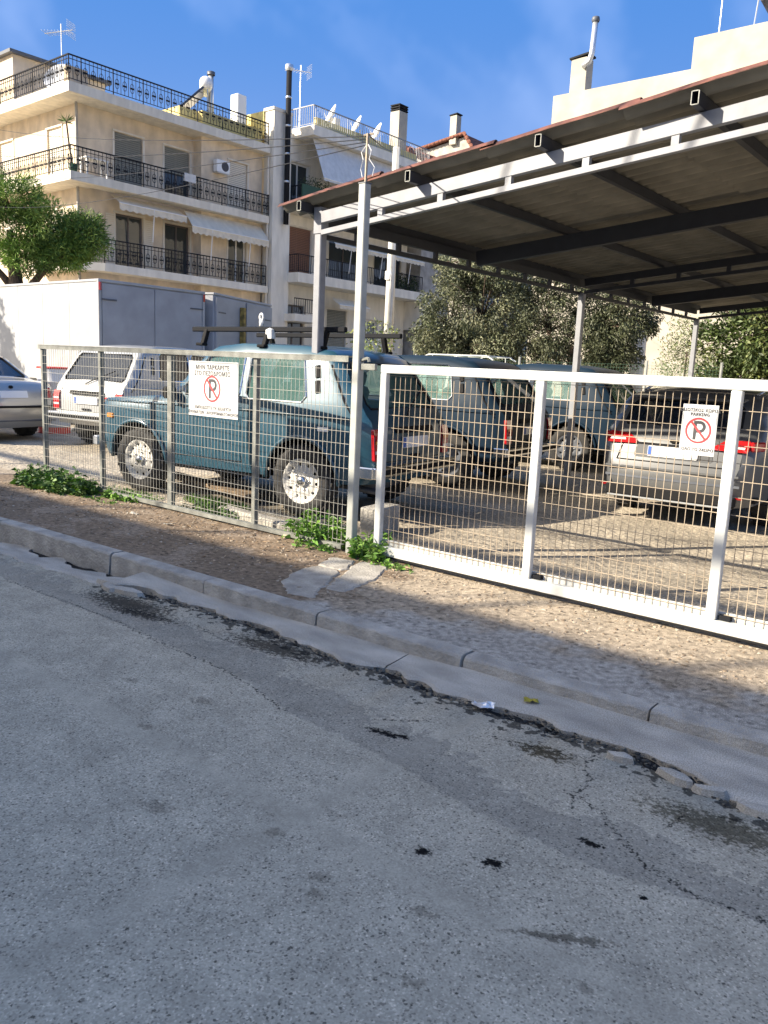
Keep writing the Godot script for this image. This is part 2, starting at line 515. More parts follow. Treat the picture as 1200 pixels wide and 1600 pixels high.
	# cracks
	for line in [[-1.307, -3.1, -1.30, -2.98, -1.22, -2.86, -1.24, -2.76, -1.19, -2.66], [-1.31, -3.08, -1.5, -3.03, -1.62, -2.98, -1.75, -2.97], [-1.24, -2.76, -1.1, -2.72, -0.98, -2.6, -0.83, -2.5, -0.66, -2.45, -0.4, -2.5], [-2.2, -2.75, -2.12, -2.82, -2.02, -2.9], [-3.9, -2.98, -3.6, -2.92, -3.4, -2.95], [-0.9, -3.0, -0.86, -2.9, -0.88, -2.8], [-5.6, -2.62, -4.7, -2.66, -4.2, -2.67, -3.7, -2.63, -3.3, -2.63], [-3.3, -2.63, -2.9, -2.58, -2.6, -2.5]]:
		var pts := []
		for q in range(0, line.size(), 2):
			pts.append(Vector2(line[q], line[q + 1]))
		for q in pts.size() - 1:
			var n := int(pts[q].distance_to(pts[q + 1]) / 0.004) + 1
			for t in n:
				var p: Vector2 = pts[q].lerp(pts[q + 1], float(t) / n)
				p += Vector2(nz.get_noise_2d(p.x * 2500.0, p.y * 2500.0), nz.get_noise_2d(p.x * 2500.0 + 77.0, p.y * 2500.0)) * 0.03
				var ii := int((p.x - X0) / XW * w)
				var jj := int((p.y - Z0) / ZW * hgt)
				if ii > 1 and jj > 1 and ii < w - 2 and jj < hgt - 2:
					macro.set_pixel(ii, jj, macro.get_pixel(ii, jj) * Color(0.42, 0.42, 0.42))
					if nz.get_noise_2d(p.x * 700.0, p.y * 900.0) > 0.0:
						macro.set_pixel(ii, jj + 1, macro.get_pixel(ii, jj + 1) * Color(0.6, 0.6, 0.6))
	var m := StandardMaterial3D.new()
	m.resource_name = "asphalt"
	m.roughness = 0.93
	m.metallic_specular = 0.3
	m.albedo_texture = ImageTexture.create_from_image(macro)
	m.detail_enabled = true
	m.detail_blend_mode = BaseMaterial3D.BLEND_MODE_MUL
	m.detail_albedo = ImageTexture.create_from_image(grain)
	m.detail_uv_layer = BaseMaterial3D.DETAIL_UV_2
	M["asphalt"] = m
	return m
func pavement_material() -> StandardMaterial3D:
	# x -10..1.5, z -5.0..-3.2: bare earth to the left, worn gravelly concrete to the right, smooth screed by the kerb
	var w := 1840
	var h := 320
	var X0 := -10.0
	var XW := 11.5
	var Z0 := -5.1
	var ZW := 2.0
	var big := noise(FastNoiseLite.TYPE_SIMPLEX_SMOOTH, 0.01, 5, 41).get_image(w, h).get_data()
	var mid := noise(FastNoiseLite.TYPE_SIMPLEX, 0.09, 3, 42).get_image(w, h).get_data()
	var c := noise(FastNoiseLite.TYPE_CELLULAR, 0.28, 1, 43)
	c.cellular_return_type = FastNoiseLite.RETURN_CELL_VALUE
	var cell := c.get_image(w, h).get_data()
	var px := PackedByteArray()
	px.resize(w * h * 3)
	for j in h:
		var z := Z0 + ZW * j / h
		for i in w:
			var k := j * w + i
			var x := X0 + XW * i / w
			var n := (big[k] - 128) / 128.0
			var t := clampf((x + 3.85 + n * 0.5) * 4.0, 0.0, 1.0)
			var earth := Color(0.36, 0.27, 0.185)
			if big[k] > 150: earth = Color(0.42, 0.33, 0.24)
			var conc := Color(0.57, 0.475, 0.355)
			var s := clampf((z + 4.12 + n * 0.25 - clampf(-2.3 - x, 0.0, 2.0) * 0.35) * 8.0, 0.0, 1.0)
			conc = conc.lerp(Color(0.60, 0.56, 0.49), s)
			var q := earth.lerp(conc, t)
			var g := 0.86 + (mid[k] - 128) * 0.0024 + n * 0.16 + (cell[k] - 128) * (0.0010 if s < 0.5 else 0.0005)
			if cell[k] > 247 and s < 0.5: g *= 1.15
			if cell[k] < 9: g *= 0.6
			px[k * 3] = int(255.0 * srgb(clampf(q.r * g, 0.0, 1.0)))
			px[k * 3 + 1] = int(255.0 * srgb(clampf(q.g * g, 0.0, 1.0)))
			px[k * 3 + 2] = int(255.0 * srgb(clampf(q.b * g, 0.0, 1.0)))
	var im := Image.create_from_data(w, h, false, Image.FORMAT_RGB8, px)
	var m := StandardMaterial3D.new()
	m.resource_name = "pavement"
	m.roughness = 0.95
	m.metallic_specular = 0.3
	m.albedo_texture = ImageTexture.create_from_image(im)
	m.detail_enabled = true
	m.detail_blend_mode = BaseMaterial3D.BLEND_MODE_MUL
	m.detail_albedo = T.grain
	m.detail_uv_layer = BaseMaterial3D.DETAIL_UV_2
	m.uv2_scale = Vector3(8, 8, 8)
	M["pavement"] = m
	return m
func pave_y(x: float, z: float) -> float:
	var t := clampf((kerb_z(x) - z) / (4.87 + kerb_z(x)), 0.0, 1.0)
	var rough := 1.0 if x < -3.8 else 0.55
	var y := lerpf(kerb_h(x) - 0.008, 0.10, t)
	return y + (nz.get_noise_2d(x * 60.0, z * 60.0) * 0.016 + nz.get_noise_2d(x * 420.0, z * 420.0) * 0.006) * rough * clampf(t * 6.0, 0.15, 1.0)
func yard_y(x: float, z: float) -> float:
	return 0.095 + nz.get_noise_2d(x * 25.0, z * 25.0) * 0.02
func build_ground():
	nz.noise_type = FastNoiseLite.TYPE_SIMPLEX_SMOOTH
	nz.frequency = 0.01
	nz.fractal_octaves = 3
	nz.seed = 5
	var g := MB.new()
	g.quad(Vector3(-400, -0.07, -400), Vector3(400, -0.07, -400), Vector3(400, -0.07, 400), Vector3(-400, -0.07, 400))
	structure("ground", g, M["far ground"])
	# road with its broken edge
	var r := MB.new(true)
	var uv := func(p: Vector3): return Vector2((p.x + 9.0) / 10.5, (p.z + 3.5) / 4.2)
	var xs := [-60.0, -30.0, -15.0, -9.5]
	var x := -9.0
	while x < 1.5:
		xs.append(x)
		x += 0.03
	xs.append_array([4.0, 12.0, 60.0])
	for i in xs.size() - 1:
		var a: float = xs[i]
		var b: float = xs[i + 1]
		var za := [road_edge(a), road_edge(a) + 0.012, -2.6, -1.0, 1.0, 4.3]
		var zb := [road_edge(b), road_edge(b) + 0.012, -2.6, -1.0, 1.0, 4.3]
		for k in 5:
			var ya := -0.012 if k == 0 else 0.0
			var p := [Vector3(a, ya, za[k]), Vector3(b, ya, zb[k]), Vector3(b, 0, zb[k + 1]), Vector3(a, 0, za[k + 1])]
			r.quad_uv(p, [uv.call(p[0]), uv.call(p[1]), uv.call(p[2]), uv.call(p[3])])
		var q := [Vector3(a, -0.06, za[0]), Vector3(b, -0.06, zb[0]), Vector3(b, -0.012, zb[0]), Vector3(a, -0.012, za[0])]
		r.quad_uv(q, [uv.call(q[0]), uv.call(q[1]), uv.call(q[2]), uv.call(q[3])])
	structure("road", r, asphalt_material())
	# dirt lying in the joint between road and gutter
	var d := MB.new(true)
	x = -9.0
	while x < 1.5:
		for k in 3:
			var o := []
			for e in [[0, 0], [1, 0], [1, 1], [0, 1]]:
				var px: float = x + 0.05 * e[0]
				var z := lerpf(gutter_edge(px) - 0.05, road_edge(px) + 0.05, (k + e[1]) / 3.0)
				o.append(Vector3(px, -0.03 + nz.get_noise_2d(px * 900.0, z * 900.0) * 0.02, z))
			d.quad(o[0], o[1], o[2], o[3])
		x += 0.05
	x = -9.0
	while x < -5.0:
		var o := []
		for e in [[0, 0], [1, 0], [1, 1], [0, 1]]:
			var px: float = x + 0.1 * e[0]
			o.append(Vector3(px, -0.03 + 0.02 * nz.get_noise_2d(px * 500.0, e[1] * 90.0), kerb_z(px) + 0.1 + 0.42 * e[1]))
		d.quad(o[0], o[1], o[2], o[3])
		x += 0.1
	structure("joint_dirt", d, M["crack dirt"])
	# gutter: cast strips with gaps, each its own piece
	var gut := Node3D.new()
	gut.name = "gutter"
	add_child(gut)
	gut.set_meta("kind", "structure")
	for s in [[-40.0, -8.2], [-8.2, -5.02], [-4.98, -2.62], [-2.612, -0.1], [-0.09, 9.0]]:
		var m := MB.new(true)
		var step := 0.03 if s[0] > -9 and s[1] < 3 else 0.4
		var n := int((s[1] - s[0]) / step)
		for i in n:
			var a: float = lerpf(s[0], s[1], float(i) / n)
			var b: float = lerpf(s[0], s[1], float(i + 1) / n)
			var row := func(xx: float):
				var z0 := kerb_z(xx) + 0.126
				var z1 := gutter_edge(xx)
				var hi := 0.03 if xx > -5.0 else -0.004
				if xx < -5.0: z0 += clampf(0.13 + nz.get_noise_2d(xx * 160.0, 0) * 0.25, 0.0, 0.3) * clampf((-5.0 - xx) * 3.0, 0.0, 1.0)
				else: hi += 0.03 * clampf((-4.4 - xx) * 2.0, 0.0, 1.0)
				var lo := 0.004 + 0.028 * clampf((-4.3 - xx) * 2.0, 0.0, 1.0) if xx > -5.0 else -0.006
				if xx > -5.0: hi += nz.get_noise_2d(xx * 90.0, 20.0) * 0.008
				return [Vector3(xx, -0.06, z0), Vector3(xx, hi, z0), Vector3(xx, lerpf(hi, lo, 0.5) + nz.get_noise_2d(xx * 120.0, 3.0) * 0.005, lerpf(z0, z1, 0.5)), Vector3(xx, lo + 0.002, z1 - 0.02), Vector3(xx, lo - 0.008, z1), Vector3(xx, -0.06, z1)]
			var ra: Array = row.call(a)
			var rb: Array = row.call(b)
			for k in 5:
				m.st.set_smooth_group(2 if k in [1, 2] else k + 3)
				m.quad(ra[k], rb[k], rb[k + 1], ra[k + 1])
			if i == 0:
				m.quad(ra[0], ra[1], ra[4], ra[5])
			if i == n - 1:
				m.quad(rb[0], rb[5], rb[4], rb[1])
		part("gutter_slab", m, M["gutter concrete"], gut)
	# the broken lumps at the end of the raised strip
	for s in [[-5.02, -3.14, 0.20, 0.09, 0.3], [-4.78, -3.06, 0.20, 0.055, 0.2], [-4.93, -3.03, 0.13, 0.05, -0.3], [-1.22, -3.17, 0.07, 0.035, 0.3], [-0.98, -3.16, 0.10, 0.04, -0.2], [-0.84, -3.15, 0.08, 0.035, 0.4], [-0.66, -3.13, 0.09, 0.04, 0.1]]:
		part("broken_lump", stone_mesh(s[2], s[3], 0.05, int(s[0] * -1000)), M["gutter concrete"], gut).transform = Transform3D(Basis(Vector3.UP, s[4]), Vector3(s[0], 0.0, s[1]))
	# kerb stones
	var kerb := Node3D.new()
	kerb.name = "kerb"
	add_child(kerb)
	kerb.set_meta("kind", "structure")
	var joints := [-11.0, -10.0, -9.0, -8.0, -6.98, -5.37, -4.33, -3.31, -2.28, -1.265, -0.24, 0.78, 1.8, 2.8]
	for i in joints.size() - 1:
		var a: float = joints[i] + 0.007
		var b: float = joints[i + 1] - 0.007
		var m := MB.new(true)
		var n := int((b - a) / 0.045)
		var tip := rng.randf_range(-0.006, 0.006)
		var rows := []
		for k in n + 1:
			var xx := lerpf(a, b, float(k) / n)
			var z0 := kerb_z(xx) + tip
			var hh := kerb_h(xx) + tip * 0.5
			var wob := nz.get_noise_2d(xx * 300.0, 40.0 + i * 31.0) * 0.008
			var e := 0.010 + maxf(0.0, nz.get_noise_2d(xx * 420.0, 90.0 + i * 17.0)) * 0.03
			if k == 0 or k == n: e += 0.01
			rows.append([Vector3(xx, -0.06, z0), Vector3(xx, hh - 0.012, z0), Vector3(xx, hh, z0 + 0.012), Vector3(xx, hh + wob * 0.3, z0 + 0.125 - e), Vector3(xx, hh - e * 0.35, z0 + 0.125 - e * 0.3), Vector3(xx, hh - e, z0 + 0.127 + wob * 0.4), Vector3(xx, -0.06, z0 + 0.14 + wob)])
		for k in n:
			for q in 6:
				m.st.set_smooth_group(q + 1)
				m.quad(rows[k][q], rows[k + 1][q], rows[k + 1][q + 1], rows[k][q + 1])
		m.smooth(false)
		for k in [0, n]:
			for q in range(1, 6):
				if k == 0: m.tri(rows[k][0], rows[k][q], rows[k][q + 1])
				else: m.tri(rows[k][0], rows[k][q + 1], rows[k][q])
		part("kerb_stone", m, M["kerb concrete"], kerb)
	# pavement
	var p := MB.new(true)
	var uvp := func(q: Vector3): return Vector2((q.x + 10.0) / 11.5, (q.z + 5.1) / 2.0)
	x = -14.0
	while x < 4.0:
		var st := 0.05 if x > -9.5 and x < 1.0 else 0.5
		var rows := 30
		for k in rows:
			var o := []
			for e in [[0, 0], [0, 1], [1, 1], [1, 0]]:
				var xx: float = x + st * e[0]
				var z := lerpf(kerb_z(xx) - 0.002, -4.95, (k + e[1]) / float(rows))
				o.append(Vector3(xx, pave_y(xx, z), z))
			p.quad_uv(o, [uvp.call(o[0]), uvp.call(o[1]), uvp.call(o[2]), uvp.call(o[3])])
		x += st
	structure("pavement", p, pavement_material())
	# the yard and the lot beside it
	var y := MB.new(true)
	var gx := []
	x = -46.0
	while x < 14.0:
		gx.append(x)
		x += 0.3 if x > -16.0 and x < 2.0 else 2.0
	gx.append(14.0)
	var gz := []
	var z := -4.95
	while z > -44.0:
		gz.append(z)
		z -= 0.3 if z > -14.0 else 2.0
	for i in gx.size() - 1:
		for j in gz.size() - 1:
			var o := []
			for e in [[0, 0], [0, 1], [1, 1], [1, 0]]:
				var q := Vector3(gx[i + e[0]], 0, gz[j + e[1]])
				q.y = yard_y(q.x, q.z)
				o.append(q)
			y.quad(o[0], o[1], o[2], o[3])
	structure("yard", y, M["yard dirt"])
	var lot := MB.new()
	lot.quad(Vector3(-60, 0.085, -4.95), Vector3(-13.9, 0.085, -4.95), Vector3(-13.9, 0.085, -2.95), Vector3(-60, 0.085, -2.95))
	structure("side_lot", lot, M["yard dirt"])
	# opposite pavement, behind the camera
	var op := MB.new()
	op.box(Vector3(-10, 0.03, 5.3), Vector3(80, 0.22, 2.0))
	structure("opposite_pavement", op, M["slab concrete"])
	# broken concrete slabs between pavement and post
	var slabs := Node3D.new()
	slabs.name = "broken_paving"
	add_child(slabs)
	slabs.set_meta("kind", "structure")
	for s in [[-4.02, -3.80, -4.19, -4.17, -4.18, -4.33, -3.93, -4.33, -3.69, -3.90, -3.56, -3.68, -3.74, -3.60], [-3.665, -3.885, -3.88, -4.29, -4.05, -4.67, -3.80, -4.74, -3.61, -4.38, -3.53, -3.92], [-4.2, -4.35, -3.92, -4.36, -4.08, -4.66, -4.3, -4.62]]:
		var raw := rounded(V2(s), 0.02)
		var poly := PackedVector2Array()
		for k in raw.size():
			var pa := raw[k]
			var pb := raw[(k + 1) % raw.size()]
			var cuts := maxi(1, int(pa.distance_to(pb) / 0.035))
			for c in cuts:
				var pc := pa.lerp(pb, float(c) / cuts)
				poly.append(pc + Vector2(nz.get_noise_2d(pc.x * 1400.0, pc.y * 1400.0), nz.get_noise_2d(pc.x * 1400.0 + 300.0, pc.y * 1400.0)) * 0.03)
		var m := MB.new()
		var inner: PackedVector2Array = Geometry2D.offset_polygon(poly, -0.012)[0]
		m.panel(inner, [], Vector2(0.2, 0.2), func(q): return Vector3(q.x, pave_y(q.x, q.y) * 0.4 + 0.07, q.y))
		for k in poly.size():
			var a2 := poly[k]
			var b2 := poly[(k + 1) % poly.size()]
			var c2 := Geometry2D.get_closest_point_to_segment(a2, inner[0], inner[1])
			var ia := nearest(inner, a2)
			var ib := nearest(inner, b2)
			c2 = ia
			var ty := func(q: Vector2, dy): return Vector3(q.x, pave_y(q.x, q.y) * 0.4 + 0.07 + dy, q.y)
			m.quad(ty.call(c2, 0), ty.call(ib, 0), ty.call(b2, -0.008), ty.call(a2, -0.008))
			m.quad(ty.call(a2, -0.008), ty.call(b2, -0.008), ty.call(b2, -0.06), ty.call(a2, -0.06))
		part("paving_slab", m, M["slab concrete"], slabs)
func nearest(poly: PackedVector2Array, p: Vector2) -> Vector2:
	var best := poly[0]
	for i in poly.size():
		var q := Geometry2D.get_closest_point_to_segment(p, poly[i], poly[(i + 1) % poly.size()])
		if q.distance_to(p) < best.distance_to(p): best = q
	return best
func stone_mesh(rx: float, rz: float, ry: float, s: int, n := 9) -> MB:
	var m := MB.new()
	var r := RandomNumberGenerator.new()
	r.seed = s
	var outer := []
	var inner := []
	for i in n:
		var a := TAU * i / n
		var k := r.randf_range(0.78, 1.08)
		outer.append(Vector3(cos(a) * rx * k, -0.02, sin(a) * rz * k))
		var k2 := k * r.randf_range(0.72, 0.9)
		inner.append(Vector3(cos(a) * rx * k2, ry * r.randf_range(0.75, 1.0) * 0.6, sin(a) * rz * k2))
	var c := Vector3(0, ry * 0.7, 0)
	for i in n:
		var j := (i + 1) % n
		m.quad(outer[i], inner[i], inner[j], outer[j])
		m.tri(inner[i], c, inner[j])
	return m
func scatter(called: String, count: int, mesh: Mesh, m: Material, place: Callable, cols: Array, lo: float, hi: float, flat := 0.6):
	var mm := MultiMesh.new()
	mm.transform_format = MultiMesh.TRANSFORM_3D
	mm.use_colors = true
	mm.mesh = mesh
	mm.instance_count = count
	for i in count:
		var p: Vector3 = place.call()
		var s := lerpf(lo, hi, pow(rng.randf(), 3.0))
		var b := Basis.from_euler(Vector3(rng.randf_range(-0.3, 0.3), rng.randf() * TAU, rng.randf_range(-0.3, 0.3))).scaled_local(Vector3(s * rng.randf_range(0.7, 1.3), s * flat, s))
		mm.set_instance_transform(i, Transform3D(b, p))
		var c: Color = cols[rng.randi() % cols.size()]
		mm.set_instance_color(i, c * rng.randf_range(0.7, 1.2))
	var o := MultiMeshInstance3D.new()
	o.name = numbered(called)
	o.multimesh = mm
	o.material_override = m
	add_child(o)
	o.set_meta("kind", "stuff")
	return o
# ---------------------------------------------------------------- fence, gate, signs
const FZ := -4.87
func wire_panel(x0: float, x1: float, y0: float, y1: float, z: float, dy: float, top_gap := 0.0, t := 0.0032) -> MB:
	var m := MB.new()
	var n := int(round((x1 - x0) / 0.05))
	for i in range(1, n):
		var x := lerpf(x0, x1, float(i) / n)
		var bend := nz.get_noise_2d(x * 300.0, y0 * 50.0) * 0.006
		m.bar(Vector3(x, y0, z), Vector3(x + bend, y1 - top_gap, z), t, t)
	var y := y0 + dy * 0.4
	while y < y1 - 0.01:
		var lean := nz.get_noise_2d(y * 900.0, x0 * 70.0) * 0.008
		m.bar(Vector3(x0, y + lean, z + 0.004), Vector3(x1, y - lean * 0.5, z + 0.004), t, t)
		y += dy
	return m
func build_fence():
	var t := thing("mesh_fence", "low galvanised wire mesh fence with five bays' posts left of the white gate", "fence", Vector3(-6.8, 0.1, FZ))
	t.set_meta("label", "galvanised wire mesh fence in front of the blue off-roader")
	var off := Vector3(6.8, -0.1, -FZ)
	var xs := [-9.30, -8.06, -6.80, -5.53, -4.36]
	for i in 4:
		var w := 0.05 if i != 2 else 0.075
		var m := MB.new()
		m.box(off + Vector3(xs[i], 0.87, FZ - 0.02), Vector3(w, 1.66, 0.05), Basis(), 0.004)
		part("post", m, M["galvanised"], t)
	var top := MB.new()
	top.bar(off + Vector3(-9.34, 1.705, FZ), off + Vector3(-4.40, 1.69, FZ), 0.05, 0.012)
	top.bar(off + Vector3(-9.34, 1.683, FZ + 0.022), off + Vector3(-4.40, 1.668, FZ + 0.022), 0.006, 0.042)
	part("top_rail", top, M["galvanised"], t)
	var bot := MB.new()
	bot.bar(off + Vector3(-8.06, 0.155, FZ + 0.012), off + Vector3(-4.40, 0.155, FZ + 0.012), 0.045, 0.006)
	bot.bar(off + Vector3(-8.06, 0.137, FZ + 0.033), off + Vector3(-4.40, 0.137, FZ + 0.033), 0.005, 0.036)
	part("bottom_rail", bot, M["galvanised"], t)
	for i in 4:
		var o := part("wire_mesh", wire_panel(xs[i] + 0.02, xs[i + 1] - 0.02, 0.15, 1.68, 0.0, 0.1), M["wire"], t)
		o.position = Vector3(6.8, -0.1, 0)
		o.set_meta("kind", "stuff")
	# foot under the last bay
	part("foot", MB.new().box(off + Vector3(-5.06, 0.085, FZ + 0.03), Vector3(0.05, 0.10, 0.02), Basis(), 0.002), M["rusty wire"], t)
	# tall gate post with the service rod on top
	t = thing("gate_post", "tall square pale steel post between fence and gate", "post", Vector3(-4.315, 0.08, FZ))
	part("shaft", MB.new().box(Vector3(0, 1.455, 0), Vector3(0.07, 2.91, 0.07), Basis(), 0.006), M["post paint"], t)
	part("cap", MB.new().box(Vector3(0, 2.913, 0), Vector3(0.074, 0.008, 0.074)), M["steel dark"], t)
	var hook := MB.new()
	hook.tube([Vector3(0.04, 1.585, 0.0), Vector3(0.09, 1.60, 0.0), Vector3(0.12, 1.597, 0.01), Vector3(0.125, 1.575, 0.01)], 0.014, 6)
	hook.box(Vector3(0.11, 1.535, 0.0), Vector3(0.16, 0.05, 0.03), Basis(), 0.004)
	part("latch", hook, M["galvanised"], t)
	var rod := MB.new()
	rod.tube([Vector3(0.005, 2.90, 0), Vector3(0.01, 3.27, 0)], 0.011, 6)
	rod.tube([Vector3(-0.03, 3.262, 0), Vector3(0.05, 3.268, -0.02)], 0.009, 5)
	part("service_rod", rod, M["rusty wire"], t)
	for k in 2:
		var w := MB.new()
		var s := -1.0 if k == 0 else 1.0
		w.tube([Vector3(0.01, 3.2, 0), Vector3(0.01 + s * 0.05, 3.14, 0.01), Vector3(0.02 + s * 0.03, 3.08, 0.02), Vector3(0.02 + s * 0.07, 3.02, 0), Vector3(0.02 + s * 0.05, 2.96, 0.0)], 0.0035, 5)
		part("loose_wire", w, M["white plastic"], t)
	# sliding gate
	t = thing("sliding_gate", "white steel sliding gate with rusty wire mesh", "gate", Vector3(-1.6, 0.1, FZ))
	off = Vector3(1.6, -0.1, -FZ)
	var gx0 := -4.06
	var gx1 := 1.3
	part("top_rail", MB.new().box(off + Vector3((gx0 + gx1) / 2, 1.606, FZ), Vector3(gx1 - gx0, 0.064, 0.05), Basis(), 0.005), M["white paint"], t)
	part("bottom_rail", MB.new().box(off + Vector3((gx0 + gx1) / 2, 0.182, FZ), Vector3(gx1 - gx0, 0.074, 0.05), Basis(), 0.005), M["white paint"], t)
	part("seal_strip", MB.new().box(off + Vector3((gx0 + gx1) / 2, 0.137, FZ + 0.012), Vector3(gx1 - gx0, 0.014, 0.012)), M["black plastic"], t)
	part("guide_rail", MB.new().box(off + Vector3((gx0 + gx1) / 2, 0.235, FZ - 0.045), Vector3(gx1 - gx0, 0.055, 0.012), Basis(), 0.002), M["white paint"], t)
	var gxs := [-4.03, -2.672, -1.415, -0.14, 1.27]
	for x in gxs:
		part("upright", MB.new().box(off + Vector3(x, 0.896, FZ), Vector3(0.062, 1.352, 0.048), Basis(), 0.005), M["white paint"], t)
	for i in gxs.size() - 1:
		var o := part("wire_mesh", wire_panel(gxs[i] + 0.03, gxs[i + 1] - 0.03, 0.215, 1.585, -0.032, 0.1, 0.035, 0.0038), M["rusty wire"], t)
		o.position = Vector3(1.6, -0.1, 0)
		o.set_meta("kind", "stuff")
	for x in [-2.60, -1.34]:
		part("roller_bracket", MB.new().box(off + Vector3(x, 0.235, FZ - 0.02), Vector3(0.07, 0.03, 0.04), Basis(), 0.003), M["black metal"], t)
	# first sign
	t = thing("parking_sign", "large square no parking sign wired to the left fence, Greek lettering", "sign", Vector3(-6.08, 1.09, FZ + 0.034))
	part("plate", MB.new().box(Vector3(0, 0.257, 0), Vector3(0.722, 0.514, 0.004), Basis(), 0.0015), M["sign white"], t)
	var fr := MB.new()
	for s in [-1, 1]:
		fr.box(Vector3(s * 0.346, 0.257, 0.0028), Vector3(0.003, 0.488, 0.001))
		fr.box(Vector3(0, 0.257 + s * 0.244, 0.0028), Vector3(0.695, 0.003, 0.001))
	part("printed_border", fr, M["steel dark"], t)
	no_parking(t, Vector3(-0.01, 0.262, 0.003), 0.122)
	lettering(t, "ΜΗΝ ΠΑΡΚΑΡΕΤΕ", 0.044, Vector3(-0.01, 0.458, 0.003))
	lettering(t, "ΣΤΟ ΠΕΖΟΔΡΟΜΙΟ", 0.044, Vector3(-0.01, 0.402, 0.003))
	lettering(t, "ΕΜΠΟΔΙΖΕΤΕ ΤΗ ΔΙΕΛΕΥΣΗ", 0.031, Vector3(0, 0.083, 0.003))
	lettering(t, "ΟΧΗΜΑΤΩΝ - ΑΠΟΡΡΙΜΜΑΤΟΦΟΡΟΥ", 0.030, Vector3(0, 0.036, 0.003))
	# second sign
	t = thing("parking_sign", "small upright no parking sign on the sliding gate in front of the silver car", "sign", Vector3(-1.602, 1.185, FZ + 0.03))
	part("plate", MB.new().box(Vector3(0, 0.148, 0), Vector3(0.205, 0.296, 0.003), Basis(), 0.001), M["sign white"], t)
	fr = MB.new()
	for s in [-1, 1]:
		fr.box(Vector3(s * 0.0965, 0.148, 0.0022), Vector3(0.0016, 0.278, 0.001))
		fr.box(Vector3(0, 0.148 + s * 0.139, 0.0022), Vector3(0.194, 0.0016, 0.001))
	part("printed_border", fr, M["galvanised"], t)
	no_parking(t, Vector3(-0.002, 0.146, 0.0025), 0.075)
	lettering(t, "ΙΔΙΩΤΙΚΟΣ ΧΩΡΟΣ", 0.0195, Vector3(0, 0.264, 0.0025))
	lettering(t, "PARKING", 0.0185, Vector3(0, 0.239, 0.0025))
	lettering(t, "ΟΛΟ ΤΟ 24ΩΡΟ", 0.019, Vector3(0.004, 0.034, 0.0025))
func lettering(parent: Node3D, text: String, height: float, at: Vector3, m := "print black", weight := 700):
	var tm := TextMesh.new()
	var f := SystemFont.new()
	f.font_names = PackedStringArray(["Droid Sans"])
	f.font_weight = weight
	tm.font = f
	tm.text = text
	tm.font_size = 128
	tm.pixel_size = height / 92.0
	tm.depth = 0.0012
	tm.curve_step = 0.5
	var o := part("lettering", tm, M[m], parent)
	o.position = at
	return o
func no_parking(parent: Node3D, at: Vector3, r: float):
	var p := MB.new()
	var s := r / 0.122
	var stem := V2([-0.045, -0.088, -0.018, -0.088, -0.018, 0.09, -0.045, 0.09])
	p.prism(stem, 0.0012, Transform3D(Basis().scaled(Vector3(s, s, 1)), at))
	ring_strip(p, Vector2(0.012, 0.035), 0.029, 0.056, 12, func(q): return at + Vector3(q.x * s, q.y * s, 0.0012), -PI / 2, PI / 2)
	for y in [[-0.021, 0.006], [0.064, 0.091]]:
		p.quad(at + Vector3(-0.018 * s, y[0] * s, 0.0012), at + Vector3(0.012 * s, y[0] * s, 0.0012), at + Vector3(0.012 * s, y[1] * s, 0.0012), at + Vector3(-0.018 * s, y[1] * s, 0.0012))
	part("letter", p, M["print black"], parent)
	var g := MB.new()
	ring_strip(g, Vector2.ZERO, r * 0.86, r, 40, func(q): return at + Vector3(q.x, q.y, 0.0016))
	var d := Vector2(-0.66, 0.75).normalized()
	var nrm := Vector2(d.y, -d.x) * r * 0.075
	var o := func(q: Vector2): return at + Vector3(q.x, q.y, 0.0026)
	g.quad(o.call(d * r * 0.88 + nrm), o.call(d * r * 0.88 - nrm), o.call(-d * r * 0.88 - nrm), o.call(-d * r * 0.88 + nrm))
	part("red_ring", g, M["print red"], parent)

